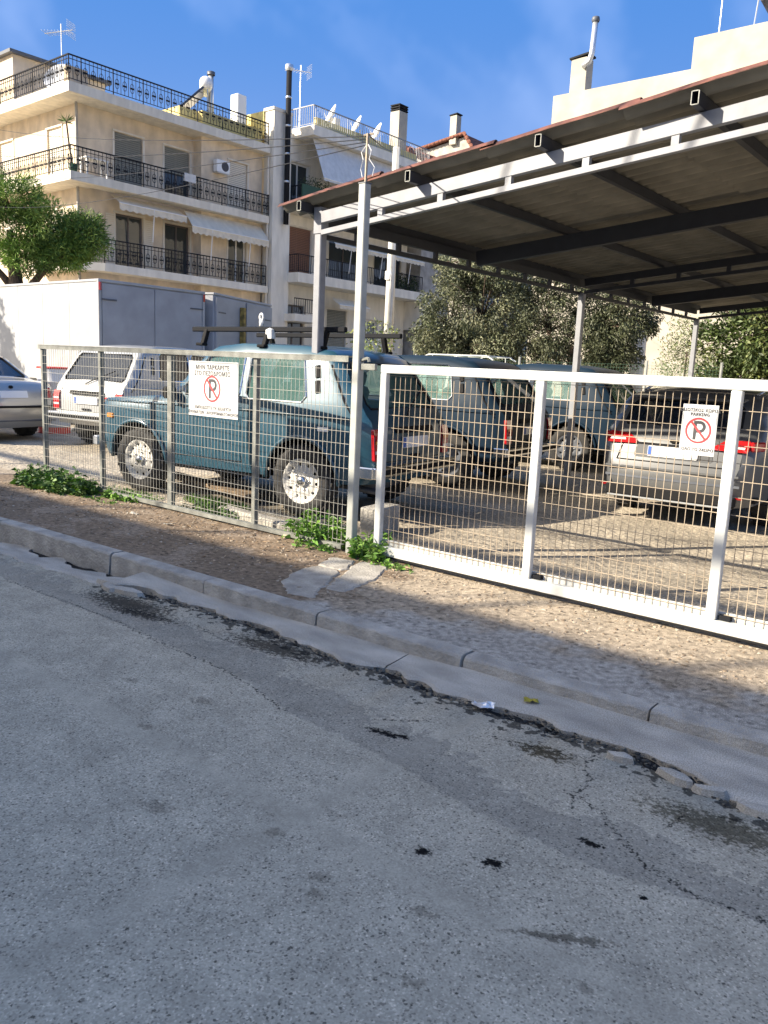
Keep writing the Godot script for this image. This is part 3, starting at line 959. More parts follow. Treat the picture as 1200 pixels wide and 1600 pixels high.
# ---------------------------------------------------------------- carport
func chord_y(x: float) -> float:
	return 2.842 + 0.096 * (x + 5.65)
func build_carport():
	var t := thing("carport", "open steel carport with corrugated sheet roof over the parked cars", "carport", Vector3(-5.70, 0.09, -5.84))
	var o := Vector3(5.70, -0.09, 5.84)
	var zs := [-5.80, -11.4, -16.4]
	var xr := 0.75
	for z in zs:
		for x in [-5.71, xr]:
			var y1 := 2.86 if x < 0 else chord_y(x) + 0.02
			part("post", MB.new().box(o + Vector3(x, (y1 + 0.08) / 2, z - 0.03), Vector3(0.088, y1 - 0.08, 0.088), Basis(), 0.008), M["frame grey"], t)
	var stub := MB.new()
	stub.box(o + Vector3(-5.71, 2.98, -5.83), Vector3(0.10, 0.24, 0.10))
	part("post_head", stub, M["frame grey"], t)
	var xl := -5.66
	var n := 0
	for z in [-5.80, -8.5, -11.4, -14.0, -16.4]:
		var deep: bool = n % 2 == 1
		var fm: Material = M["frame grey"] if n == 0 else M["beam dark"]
		var a := Vector3(xl, chord_y(xl), z)
		var b := Vector3(xr + 0.1, chord_y(xr + 0.1), z)
		if deep:
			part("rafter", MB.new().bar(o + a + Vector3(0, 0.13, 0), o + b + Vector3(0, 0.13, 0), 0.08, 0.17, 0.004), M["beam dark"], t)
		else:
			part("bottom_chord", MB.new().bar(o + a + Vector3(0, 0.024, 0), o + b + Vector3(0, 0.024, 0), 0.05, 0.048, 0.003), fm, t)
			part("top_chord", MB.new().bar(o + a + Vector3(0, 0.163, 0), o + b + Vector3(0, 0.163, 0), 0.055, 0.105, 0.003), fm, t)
			var x := -4.93
			while x < xr:
				part("strut", MB.new().box(o + Vector3(x, chord_y(x) + 0.079, z), Vector3(0.055, 0.068, 0.044)), fm, t)
				x += 0.66
		n += 1
	# long edge beams, the side turned from the sun painted dark
	for s in [[-5.75, 2.83], [xr + 0.02, chord_y(xr) - 0.02]]:
		var x: float = s[0]
		var y: float = s[1]
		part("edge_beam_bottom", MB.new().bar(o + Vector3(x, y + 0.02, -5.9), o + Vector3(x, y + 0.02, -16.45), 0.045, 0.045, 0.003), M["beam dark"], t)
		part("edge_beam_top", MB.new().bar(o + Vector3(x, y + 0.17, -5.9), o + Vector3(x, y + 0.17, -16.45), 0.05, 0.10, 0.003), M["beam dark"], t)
		var z := -6.4
		while z > -16.3:
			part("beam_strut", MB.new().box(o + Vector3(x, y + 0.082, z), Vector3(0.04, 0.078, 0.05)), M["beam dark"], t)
			z -= 0.68
	# purlins: open square tubes, their ends stand out to the street
	var k := 0
	for x in [-5.80, -4.50, -3.27, -2.12, -0.95, 0.25]:
		var y := chord_y(x) + 0.222 + 0.042
		var m := MB.new()
		var z0 := -5.62
		var z1 := -16.75
		var w := 0.024
		var h := 0.042
		for q in [[Vector3(x - w, y, 0), Vector3(0.004, h * 2, 0)], [Vector3(x + w, y, 0), Vector3(0.004, h * 2, 0)], [Vector3(x, y - h, 0), Vector3(w * 2 + 0.004, 0.004, 0)], [Vector3(x, y + h, 0), Vector3(w * 2 + 0.004, 0.004, 0)]]:
			m.box(o + q[0] + Vector3(0, 0, (z0 + z1) / 2), Vector3(q[1].x, q[1].y, z0 - z1))
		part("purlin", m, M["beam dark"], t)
		var lip := MB.new()
		for q in [[Vector3(x - w, y, 0), Vector3(0.006, h * 2, 0)], [Vector3(x + w, y, 0), Vector3(0.006, h * 2, 0)], [Vector3(x, y - h, 0), Vector3(w * 2 - 0.007, 0.006, 0)], [Vector3(x, y + h, 0), Vector3(w * 2 - 0.007, 0.006, 0)]]:
			lip.box(o + q[0] + Vector3(0, 0, z0 + 0.003), Vector3(q[1].x, q[1].y, 0.008))
		part("purlin_end", lip, M["galvanised"], t)
		k += 1
	# corrugated sheets, ridges running down the slope
	var slope := atan(0.096)
	var lenx := 1.30
	var widz := 1.1505
	var variants := []
	for v in 3:
		variants.append(sheet_mesh(lenx, widz, v))
	var x := -6.13
	var col := 0
	while x < 0.9:
		for r in 11:
			var z := -5.62 - r * 1.062 - widz * 0.5 + rng.randf_range(-0.004, 0.004)
			if r == 0: z = -5.62 - widz * 0.5 + rng.randf_range(-0.03, 0.025)
			var xc := x + lenx * 0.5
			var s := MeshInstance3D.new()
			s.name = "roof_sheet"
			s.mesh = variants[rng.randi() % 3]
			t.add_child(s, true)
			var lift := 0.222 + 0.084 + 0.03 + (0.007 if r % 2 else 0.0)
			s.position = o + Vector3(xc, chord_y(xc) + lift, z)
			s.rotation = Vector3(rng.randf_range(-0.006, 0.006), 0, slope + 0.018 + rng.randf_range(-0.007, 0.007))
		x += 1.16
		col += 1
func sheet_mesh(lx: float, lz: float, v: int) -> ArrayMesh:
	var out := ArrayMesh.new()
	for side in 2:
		var m := MB.new(true)
		var n := 42
		var dy := 0.0065 if side == 0 else 0.0
		var pts := []
		for i in n + 1:
			var z := -lz / 2 + lz * i / n
			var row := []
			for j in 5:
				var x := -lx / 2 + lx * j / 4.0
				row.append(Vector3(x, dy + 0.034 * cos(TAU * z / 0.177) + nz.get_noise_2d(x * 90.0 + v * 500.0, z * 90.0) * 0.010, z))
			pts.append(row)
		for i in n:
			for j in 4:
				m.quad(pts[i][j], pts[i][j + 1], pts[i + 1][j + 1], pts[i + 1][j])
		if side == 0:
			m.smooth(false)
			var d := Vector3(0, 0.0065, 0)
			for i in n:
				m.quad(pts[i][0], pts[i + 1][0], pts[i + 1][0] - d, pts[i][0] - d)
				m.quad(pts[i][4], pts[i + 1][4], pts[i + 1][4] - d, pts[i][4] - d)
			for e in [0, n]:
				for j in 4:
					m.quad(pts[e][j], pts[e][j + 1], pts[e][j + 1] - d, pts[e][j] - d)
		m.st.generate_normals()
		m.st.set_material(M["sheet top"] if side == 0 else M["sheet under"])
		m.st.commit(out)
	return out
# ---------------------------------------------------------------- vehicles
# local axes of a car: nose at -x, tail at +x, left side +z, wheels on y = 0
var car := {}
func path_at(s: float) -> Vector2:
	var p: PackedVector2Array = car.top
	var c: PackedFloat32Array = car.cum
	for i in p.size() - 1:
		if s <= c[i + 1] or i == p.size() - 2:
			return p[i].lerp(p[i + 1], clampf((s - c[i]) / (c[i + 1] - c[i]), 0.0, 1.0))
	return p[-1]
func half_width(x: float, y: float) -> float:
	var w: float = car.w
	if y > car.belt: w -= (y - car.belt) * car.tumble
	else:
		var k: float = (car.belt - y) / car.belt
		w -= k * k * car.tuck
		w += 0.012 * sin(clampf((y - 0.35) / (car.belt - 0.35), 0.0, 1.0) * PI)
	var f := clampf((absf(x) - car.flat) / (car.half - car.flat), 0.0, 1.0)
	return w - f * f * car.taper
func edge_roll(p: Vector2) -> float:
	var d := 1e9
	var t: PackedVector2Array = car.top
	for i in t.size() - 1:
		d = minf(d, p.distance_to(Geometry2D.get_closest_point_to_segment(p, t[i], t[i + 1])))
	var r: float = car.round
	if d >= r: return 0.0
	return r - sqrt(maxf(0.0, r * r - (r - d) * (r - d)))
func side_map(p: Vector2, s: float, out := 0.0) -> Vector3:
	return Vector3(p.x, p.y, s * (half_width(p.x, p.y) - edge_roll(p) + out))
func tail_x(y: float) -> float:
	var t: PackedVector2Array = car.top
	for i in range(t.size() - 1, 0, -1):
		var a := t[i - 1]
		var b := t[i]
		if (y - b.y) * (y - a.y) <= 0.0 and absf(a.y - b.y) > 1e-5:
			return lerpf(a.x, b.x, (y - a.y) / (b.y - a.y))
	return t[-1].x
func tail_at(y: float, z: float) -> float:     # the tail bulges a little in the middle
	var x := tail_x(y)
	var k: float = z / (half_width(x, y) - car.round)
	return x + car.crown * maxf(0.0, 1.0 - k * k)
func tail_patch(parent, called: String, poly: Array, m: String, out := 0.006, r := 0.0, thick := 0.012):
	# flat thing on the tail: poly in (z, y), seen from behind with z to the left
	var p := V2(poly)
	if Geometry2D.is_polygon_clockwise(p): p.reverse()
	if r > 0.0: p = rounded(p, r)
	var mb := MB.new()
	var f := func(q: Vector2, o: float): return Vector3(tail_at(q.y, q.x) + o, q.y, q.x)
	mb.panel(p, [], Vector2(0.12, 0.06), func(q): return f.call(q, out))
	for i in p.size():
		var a := p[i]
		var b := p[(i + 1) % p.size()]
		mb.quad(f.call(a, out), f.call(b, out), f.call(b, out - thick), f.call(a, out - thick))
	return part(called, mb, M[m], parent)
func window_patch(parent, poly: PackedVector2Array, s: float, glass: String, trim: String):
	var mb := MB.new(true)
	mb.panel(poly, [], Vector2(0.14, 0.12), func(q): return side_map(q, s, -0.012))
	var w := part("side_window", mb, M[glass], parent)
	if trim:
		var tr := MB.new()
		var pts := []
		for i in poly.size() + 1:
			pts.append(side_map(poly[i % poly.size()], s, 0.002))
		tr.tube(pts, 0.009, 5, false)
		part("window_trim", tr, M[trim], w)
func make_wheel(parent, at: Vector3, side: float, r: float, rim: String, width := 0.18, open := true):
	var w := Node3D.new()
	w.name = "wheel"
	parent.add_child(w, true)
	w.position = at
	w.rotation.x = PI / 2 * side
	# lathe axis is local y, pointing outwards
	var h := width / 2
	var ty := MB.new(true)
	ty.lathe([Vector2(r * 0.62, -h * 0.9), Vector2(r * 0.86, -h), Vector2(r * 0.97, -h * 0.8), Vector2(r, -h * 0.4), Vector2(r, h * 0.4), Vector2(r * 0.97, h * 0.8), Vector2(r * 0.87, h), Vector2(r * 0.70, h * 0.95), Vector2(r * 0.62, h * 0.8)], 32)
	for k in 26:
		var a := TAU * k / 26
		ty.smooth(false)
		ty.box(Vector3(cos(a) * r * 0.995, 0, sin(a) * r * 0.995), Vector3(0.016, h * 1.5, 0.035), Basis(Vector3.UP, -a + (0.2 if k % 2 else -0.2)))
	part("tyre", ty, M["rubber"], w)
	var rm := MB.new(true)
	var ri := r * 0.63
	var prof := func(d: float) -> float:   # dish of the rim
		if d > ri * 0.90: return h * 0.86
		if d > ri * 0.80: return lerpf(h * 0.42, h * 0.86, (d - ri * 0.80) / (ri * 0.10))
		if d > ri * 0.52: return lerpf(h * 0.62, h * 0.42, (d - ri * 0.52) / (ri * 0.28))
		if d > ri * 0.30: return lerpf(h * 0.50, h * 0.62, (d - ri * 0.30) / (ri * 0.22))
		return h * 0.50
	var holes := []
	if open:
		for k in 10:
			holes.append(circle(Vector2(ri * 0.74, 0).rotated(TAU * k / 10 + 0.1), ri * 0.075, 8))
		rm.panel(circle(Vector2.ZERO, ri, 32), holes, Vector2(0.035, 0.035), func(q): return Vector3(q.x, prof.call(q.length()), q.y))
		var hub := MB.new(true)
		hub.lathe([Vector2(0, h * 1.0), Vector2(ri * 0.17, h * 0.97), Vector2(ri * 0.22, h * 0.85), Vector2(ri * 0.22, h * 0.45)], 14)
		for k in 5:
			var a := TAU * k / 5
			hub.lathe([Vector2(0, h * 0.72), Vector2(0.011, h * 0.72), Vector2(0.011, h * 0.5)], 6, Transform3D(Basis(), Vector3(cos(a), 0, sin(a)) * ri * 0.38))
		part("hub", hub, M["chrome"], w)
	else:
		rm.panel(circle(Vector2.ZERO, ri, 28), [], Vector2(0.04, 0.04), func(q): return Vector3(q.x, prof.call(q.length()), q.y))
	part("rim", rm, M[rim], w)
	part("brake_drum", MB.new().lathe([Vector2(0, -h * 0.1), Vector2(ri * 0.95, -h * 0.1), Vector2(ri * 0.95, -h * 0.8)], 14), M["black metal"], w)
	return w
func car_shell(root: Node3D, spec: Dictionary):
	car = spec
	car.top = V2(spec.path)
	var cum := PackedFloat32Array([0.0])
	for i in car.top.size() - 1:
		cum.append(cum[i] + car.top[i].distance_to(car.top[i + 1]))
	car.cum = cum
	var outline: PackedVector2Array = car.top.duplicate()
	# underside with wheel arches, from tail to nose
	for ax in [spec.axles[1], spec.axles[0]]:
		var n := 14
		for k in n + 1:
			var a := PI * k / n
			outline.append(Vector2(ax + cos(a) * spec.arch, maxf(spec.sill, spec.r + sin(a) * spec.arch * 0.98)))
	if Geometry2D.is_polygon_clockwise(outline): outline.reverse()
	var wins := []
	for w in spec.windows:
		wins.append(rounded(V2(w) if not Geometry2D.is_polygon_clockwise(V2(w)) else rev(V2(w)), spec.win_round))
	var body := MB.new(true)
	for s in [1.0, -1.0]:
		body.panel(outline, wins, Vector2(0.11, 0.085), func(q): return side_map(q, s), s < 0)
	# over the top, with the openings of windscreen and rear window
	var total: float = cum[-1]
	var front := []
	var screens := []
	for g in spec.screens:
		var s0 := lerpf(cum[g[0]], cum[g[0] + 1], g[1])
		var s1 := lerpf(cum[g[0]], cum[g[0] + 1], g[2])
		var p := V2([s0, -g[3], s1, -g[4], s1, g[4], s0, g[3]])
		if Geometry2D.is_polygon_clockwise(p): p.reverse()
		screens.append(rounded(p, 0.05))
	var over := func(q: Vector2, out := 0.0):
		var a := path_at(q.x)
		var tan := (path_at(minf(q.x + 0.02, total)) - path_at(maxf(q.x - 0.02, 0.0))).normalized()
		var w = half_width(a.x, a.y) - car.round
		var k := q.y / 1.0
		var crown: float = car.crown * (1.0 - k * k)
		var nrm := Vector2(-tan.y, tan.x)
		return Vector3(a.x + nrm.x * (crown + out), a.y + nrm.y * (crown + out), k * w)
	var holes := []
	for g in screens:
		holes.append(g)
	body.panel(V2([0.0, -1.0, total, -1.0, total, 1.0, 0.0, 1.0]), holes, Vector2(total / 52.0, 0.2), over)
	part("body", body, M[spec.paint], root)
	var names := ["windscreen", "rear_window"]
	for i in screens.size():
		var gm := MB.new(true)
		gm.panel(screens[i], [], Vector2(0.12, 0.25), func(q): return over.call(q, -0.008))
		var gw := part(names[i], gm, M[spec.glass], root)
		var tr := MB.new()
		var pts := []
		for k in screens[i].size() + 1:
			pts.append(over.call(screens[i][k % screens[i].size()], 0.003))
		tr.tube(pts, 0.011, 5, false)
		part("window_seal", tr, M["black plastic"], gw)
	for s in [1.0, -1.0]:
		for w in wins:
			window_patch(root, w, s, spec.glass, spec.trim)
	# underfloor, wheel housings and cabin
	var fl := MB.new()
	fl.box(Vector3(0, spec.sill + 0.10, 0), Vector3(spec.half * 2 - 0.5, 0.06, spec.w * 2 - 0.16))
	part("underfloor", fl, M["black plastic"], root)
	var ho := MB.new()
	for ax in spec.axles:
		for s in [1.0, -1.0]:
			var z0: float = s * (spec.w - 0.07)
			var z1: float = s * (spec.w - 0.36)
			for k in 12:
				var a := PI * k / 12
				var b := PI * (k + 1) / 12
				var rr: float = spec.arch + 0.01
				var c := Vector2(ax, spec.r)
				var pa := c + Vector2(cos(a), sin(a)) * rr
				var pb := c + Vector2(cos(b), sin(b)) * rr
				ho.quad(Vector3(pa.x, pa.y, z0), Vector3(pb.x, pb.y, z0), Vector3(pb.x, pb.y, z1), Vector3(pa.x, pa.y, z1))
				ho.tri(Vector3(pa.x, pa.y, z1), Vector3(pb.x, pb.y, z1), Vector3(c.x, c.y, z1))
	part("wheel_housing", ho, M["black plastic"], root)
	for sx in spec.seats:
		for sz in [-0.36, 0.36]:
			var se := MB.new()
			se.box(Vector3(sx, spec.belt - 0.36, sz), Vector3(0.48, 0.16, 0.48), Basis(), 0.04)
			se.box(Vector3(sx + 0.27, spec.belt - 0.05, sz), Vector3(0.13, 0.56, 0.46), Basis(Vector3.BACK, -0.22), 0.04)
			se.box(Vector3(sx + 0.36, spec.belt + 0.30, sz), Vector3(0.08, 0.16, 0.24), Basis(Vector3.BACK, -0.2), 0.03)
			part("seat", se, M["interior"], root)
	var da := MB.new()
	da.box(Vector3(spec.dash, spec.belt - 0.12, 0), Vector3(0.35, 0.22, spec.w * 1.7), Basis(), 0.05)
	da.box(Vector3(0.1, spec.sill + 0.16, 0), Vector3(spec.half * 1.2, 0.04, spec.w * 1.7))
	part("dashboard", da, M["interior"], root)
	for ax in spec.axles:
		for s in [1.0, -1.0]:
			make_wheel(root, Vector3(ax, spec.r, s * (spec.w - spec.tyre * 0.5 - spec.inset)), s, spec.r, spec.rim, spec.tyre, spec.open)
func rev(p: PackedVector2Array) -> PackedVector2Array:
	p.reverse()
	return p
func number_plate(root, y: float, w := 0.52, h := 0.11, z := 0.0):
	var o = tail_patch(root, "number_plate", [z - w / 2, y, z + w / 2, y, z + w / 2, y + h, z - w / 2, y + h], "plate white", 0.02, 0.008)
	var b = tail_patch(o, "blue_band", [z + w / 2 - 0.045, y + 0.006, z + w / 2 - 0.004, y + 0.006, z + w / 2 - 0.004, y + h - 0.006, z + w / 2 - 0.045, y + h - 0.006], "plate blue", 0.0225, 0.0, 0.003)
	return o
func tail_box(parent, called: String, y: float, z: float, s: Vector3, m: String, out := 0.0, ch := 0.01):
	return part(called, MB.new().box(Vector3(tail_x(y) + out, y, z), s, Basis(), ch), M[m], parent)
func offroader(label: String, paint: String, at: Vector3, turn: float, rim := "wheel white", group := "") -> Node3D:
	var t := thing("off_roader", label, "car", at, turn, group)
	t.scale = Vector3.ONE * 1.05
	car_shell(t, {"path": [-1.72, 0.36, -1.79, 0.46, -1.82, 0.70, -1.80, 0.90, -1.72, 0.985, -0.80, 1.06, -0.72, 1.075, -0.28, 1.53, -0.16, 1.59, 0.15, 1.625, 0.95, 1.615, 1.26, 1.575, 1.36, 1.51, 1.70, 1.02, 1.76, 0.95, 1.80, 0.80, 1.80, 0.50, 1.74, 0.38],
		"w": 0.81, "belt": 1.02, "tumble": 0.24, "tuck": 0.07, "flat": 1.25, "half": 1.84, "taper": 0.06, "round": 0.055, "crown": 0.022,
		"axles": [-1.16, 1.04], "arch": 0.425, "sill": 0.36, "r": 0.345, "tyre": 0.185, "inset": 0.005, "rim": rim, "open": true,
		"windows": [[-0.56, 1.09, -0.20, 1.49, 0.26, 1.53, 0.26, 1.09], [0.34, 1.09, 0.34, 1.53, 0.98, 1.52, 1.08, 1.09]], "win_round": 0.045, "trim": "chrome",
		"screens": [[6, 0.06, 0.94, 0.93, 0.92], [12, 0.08, 0.92, 0.88, 0.90]], "glass": "car glass" if paint != "paint white" else "tinted glass", "paint": paint, "seats": [-0.25, 0.55], "dash": -0.68})
	for s in [1.0, -1.0]:
		# wheel arch lips, door seams, sill, handle, vent, mirror
		for ax in [-1.16, 1.04]:
			var pts := []
			for k in 15:
				var a := PI * k / 14.0
				var q := Vector2(ax + cos(a) * 0.43, 0.345 + sin(a) * 0.425)
				pts.append(side_map(q, s, 0.010))
			part("wheel_arch", MB.new(true).tube(pts, 0.022, 6), M[paint], t)
		var sm := MB.new()
		for sx in [-0.64, 0.30]:
			sm.tube([side_map(Vector2(sx, 0.46), s, 0.0), side_map(Vector2(sx, 0.8), s, 0.0), side_map(Vector2(sx, 1.06), s, 0.0)], 0.006, 4)
		sm.tube([side_map(Vector2(-0.64, 0.46), s, 0.0), side_map(Vector2(0.30, 0.46), s, 0.0)], 0.006, 4)
		sm.tube([side_map(Vector2(1.30, 1.45), s, 0.004), side_map(Vector2(1.50, 1.12), s, 0.006), side_map(Vector2(1.66, 0.92), s, 0.006)], 0.010, 4)
		part("door_seam", sm, M["black plastic"], t)
		var line := MB.new(true)
		var lp := []
		for k in 12:
			lp.append(side_map(Vector2(lerpf(-1.66, 1.66, k / 11.0), 0.985 - 0.02 * absf(k - 5.5) / 5.5), s, 0.004))
		line.tube(lp, 0.011, 5)
		part("waist_line", line, M[paint], t)
		part("door_handle", MB.new().box(side_map(Vector2(0.18, 0.93), s, 0.012), Vector3(0.13, 0.03, 0.02), Basis(), 0.006), M["black plastic"], t)
		part("sill_pipe", MB.new().box(Vector3(-0.06, 0.36, s * 0.73), Vector3(1.35, 0.09, 0.05), Basis(), 0.02), M["black plastic"], t)
		var vent := MB.new()
		for k in 2:
			vent.bar(side_map(Vector2(1.145 + 0.025 * k, 1.44 - 0.14 * k), s, 0.008), side_map(Vector2(1.17 + 0.025 * k, 1.33 - 0.14 * k), s, 0.008), 0.05, 0.012, 0.0, Vector3(0, 0, 1))
		part("pillar_vent", vent, M["black plastic"], t)
		part("side_marker", MB.new().box(side_map(Vector2(-1.58, 0.80), s, 0.01), Vector3(0.10, 0.05, 0.025), Basis(), 0.008), M["lamp amber"], t)
		part("mirror", MB.new().box(Vector3(-0.60, 1.10, s * 0.88), Vector3(0.07, 0.12, 0.16), Basis(), 0.02), M["black plastic"], t)
		# tail lamps: red over amber over clear
		var lamp = tail_patch(t, "tail_lamp", [s * 0.60, 0.60, s * 0.735, 0.60, s * 0.735, 0.89, s * 0.60, 0.89], "lamp red", 0.022, 0.012, 0.03)
		for k in 2:
			tail_patch(lamp, "lamp_lens", [s * 0.61, 0.665 + k * 0.09, s * 0.725, 0.665 + k * 0.09, s * 0.725, 0.695 + k * 0.09, s * 0.61, 0.695 + k * 0.09], "lamp clear" if k == 0 else "lamp amber" if paint != "paint white" else "lamp clear", 0.024, 0.0, 0.004)
		part("headlamp", MB.new(true).lathe([Vector2(0, 0.03), Vector2(0.07, 0.02), Vector2(0.09, 0.0), Vector2(0.09, -0.03)], 18, Transform3D(Basis(Vector3.BACK, PI / 2), Vector3(-1.82, 0.74, s * 0.56))), M["lamp clear"], t)
	number_plate(t, 0.70, 0.50, 0.105)
	tail_patch(t, "plate_lamp_bar", [-0.36, 0.845, 0.36, 0.845, 0.36, 0.90, -0.36, 0.90], "black plastic", 0.03, 0.015, 0.04)
	tail_patch(t, "tailgate_handle", [-0.09, 0.605, 0.09, 0.605, 0.09, 0.632, -0.09, 0.632], "black plastic", 0.02)
	var wip := MB.new()
	wip.tube([Vector3(tail_at(1.00, 0.08) + 0.03, 1.00, 0.08), Vector3(tail_at(1.05, 0.0) + 0.03, 1.06, -0.02), Vector3(tail_at(1.2, 0.42) + 0.035, 1.22, -0.42)], 0.009, 5)
	part("wiper", wip, M["black metal"], t)
	var seam := MB.new()
	for s in [-1.0, 1.0]:
		seam.tube([Vector3(tail_at(0.93, 0.58) + 0.002, 0.93, s * 0.58), Vector3(tail_at(0.58, 0.58) + 0.002, 0.58, s * 0.58)], 0.006, 4)
	seam.tube([Vector3(tail_at(0.58, 0.58), 0.58, -0.58), Vector3(tail_at(0.58, 0.0), 0.58, 0.0), Vector3(tail_at(0.58, 0.58), 0.58, 0.58)], 0.006, 4)
	part("tailgate_seam", seam, M["black plastic"], t)
	var bp := MB.new(true)
	bp.smooth(false)
	bp.box(Vector3(1.85, 0.50, 0), Vector3(0.08, 0.105, 1.62), Basis(), 0.012)
	for s in [-1.0, 1.0]:
		bp.box(Vector3(1.78, 0.50, s * 0.815), Vector3(0.17, 0.105, 0.03), Basis(), 0.01)
	part("rear_bumper", bp, M["chrome"] if paint != "paint white" else M["zinc pipe"], t)
	part("bumper_strip", MB.new().box(Vector3(1.893, 0.50, 0), Vector3(0.012, 0.045, 1.56), Basis(), 0.004), M["black plastic"], t)
	part("front_bumper", MB.new().box(Vector3(-1.86, 0.50, 0), Vector3(0.08, 0.105, 1.58), Basis(), 0.012), M["zinc pipe"], t)
	part("grille", MB.new().box(Vector3(-1.83, 0.74, 0), Vector3(0.03, 0.2, 1.3), Basis(), 0.008), M["black plastic"], t)
	var under := MB.new(true)
	under.tube([Vector3(0.6, 0.30, 0.3), Vector3(1.2, 0.28, 0.34), Vector3(1.75, 0.27, 0.42)], 0.03, 8)
	under.tube([Vector3(1.04, 0.345, -0.7), Vector3(1.04, 0.345, 0.7)], 0.05, 8)
	under.lathe([Vector2(0, -0.3), Vector2(0.10, -0.3), Vector2(0.12, 0.0), Vector2(0.10, 0.3), Vector2(0, 0.3)], 10, Transform3D(Basis(Vector3.RIGHT, PI / 2), Vector3(1.40, 0.34, -0.1)))
	part("axle_and_exhaust", under, M["steel dark"], t)
	return t
func build_cars():
	# white one, tail to the street
	var w := offroader("white boxy off-roader, its tail facing the street beside the red drum", "paint white", Vector3(-12.50, 0.10, -8.95), -1.369)
	tail_patch(w, "sticker", [-0.43, 0.70, -0.37, 0.70, -0.37, 0.78, -0.43, 0.78], "lamp amber", 0.008, 0.0, 0.004)
	tail_patch(w, "badge", [-0.46, 0.80, -0.36, 0.80, -0.36, 0.825, -0.46, 0.825], "lamp red", 0.008, 0.0, 0.004)
	# the blue one, side on to the fence, with roof bars
	var f := Vector3(-0.988, 0, 0.15)
	var b := offroader("blue boxy off-roader with black roof bars, side on behind the left fence", "paint blue", Vector3(-6.93, 0.10, -6.32), 0.151)
	var bar := MB.new()
	part("roof_bar", MB.new().bar(Vector3(-0.62, 1.76, 0.52), Vector3(1.32, 1.78, 0.52), 0.05, 0.05, 0.008), M["black metal"], b)
	part("roof_bar", MB.new().bar(Vector3(-0.62, 1.76, -0.52), Vector3(1.32, 1.78, -0.52), 0.05, 0.05, 0.008), M["black metal"], b)
	for q in [[-0.42, 0.55], [0.42, 0.58], [1.1, 0.55], [-0.42, -0.55], [1.1, -0.55]]:
		var ft := MB.new()
		ft.bar(Vector3(q[0], 1.60, q[1] * 1.06), Vector3(q[0], 1.76, q[1] * 0.95), 0.05, 0.05, 0.006)
		ft.box(Vector3(q[0], 1.605, q[1] * 1.1), Vector3(0.10, 0.03, 0.08), Basis(), 0.008)
		part("bar_foot", ft, M["black plastic"], b)
	var eye := MB.new(true)
	var lp := []
	for k in 17:
		var a := TAU * k / 16.0
		lp.append(Vector3(0.30 + cos(a) * 0.022, 1.89 + sin(a) * 0.032, 0.52))
	eye.tube(lp, 0.011, 6, false)
	eye.tube([Vector3(0.30, 1.80, 0.52), Vector3(0.30, 1.86, 0.52)], 0.022, 8)
	part("tie_down_eye", eye, M["white plastic"], b)
	part("strap_knot", stone_mesh(0.06, 0.05, 0.12, 7), M["white plastic"], b).position = Vector3(0.44, 1.70, 0.56)
	part("side_badge", MB.new().box(side_map(Vector2(1.30, 0.86), 1.0, 0.006), Vector3(0.12, 0.04, 0.008)), M["white plastic"], b)
	offroader("dark blue boxy off-roader in the middle of the row under the carport", "paint navy", Vector3(-7.32, 0.10, -9.45), 0.12, "steel dark")  # dark rims: the shade on these wheels is put into their colour
	offroader("far dark blue boxy off-roader under the carport, next to the silver hatchback", "paint navy", Vector3(-7.25, 0.10, -12.9), 0.09, "steel dark")  # rims darkened for shade here too
	# green estate with a white roof rack behind the row
	var g := offroader("green off-roader with white roof rack, behind the carport row", "paint green", Vector3(-10.9, 0.10, -15.6), 0.1, "steel dark")
	var rack := MB.new()
	for s in [-1.0, 1.0]:
		rack.tube([Vector3(-0.45, 1.74, s * 0.55), Vector3(-0.3, 1.80, s * 0.55), Vector3(1.1, 1.80, s * 0.55), Vector3(1.25, 1.72, s * 0.55)], 0.016, 6)
		for k in 3:
			rack.tube([Vector3(-0.2 + k * 0.6, 1.6, s * 0.58), Vector3(-0.2 + k * 0.6, 1.8, s * 0.55)], 0.012, 5)
	for k in 5:
		rack.tube([Vector3(-0.3 + k * 0.36, 1.80, -0.55), Vector3(-0.3 + k * 0.36, 1.80, 0.55)], 0.012, 5)
	part("roof_rack", rack, M["white paint"], g)
	hatchback()
	sedan()
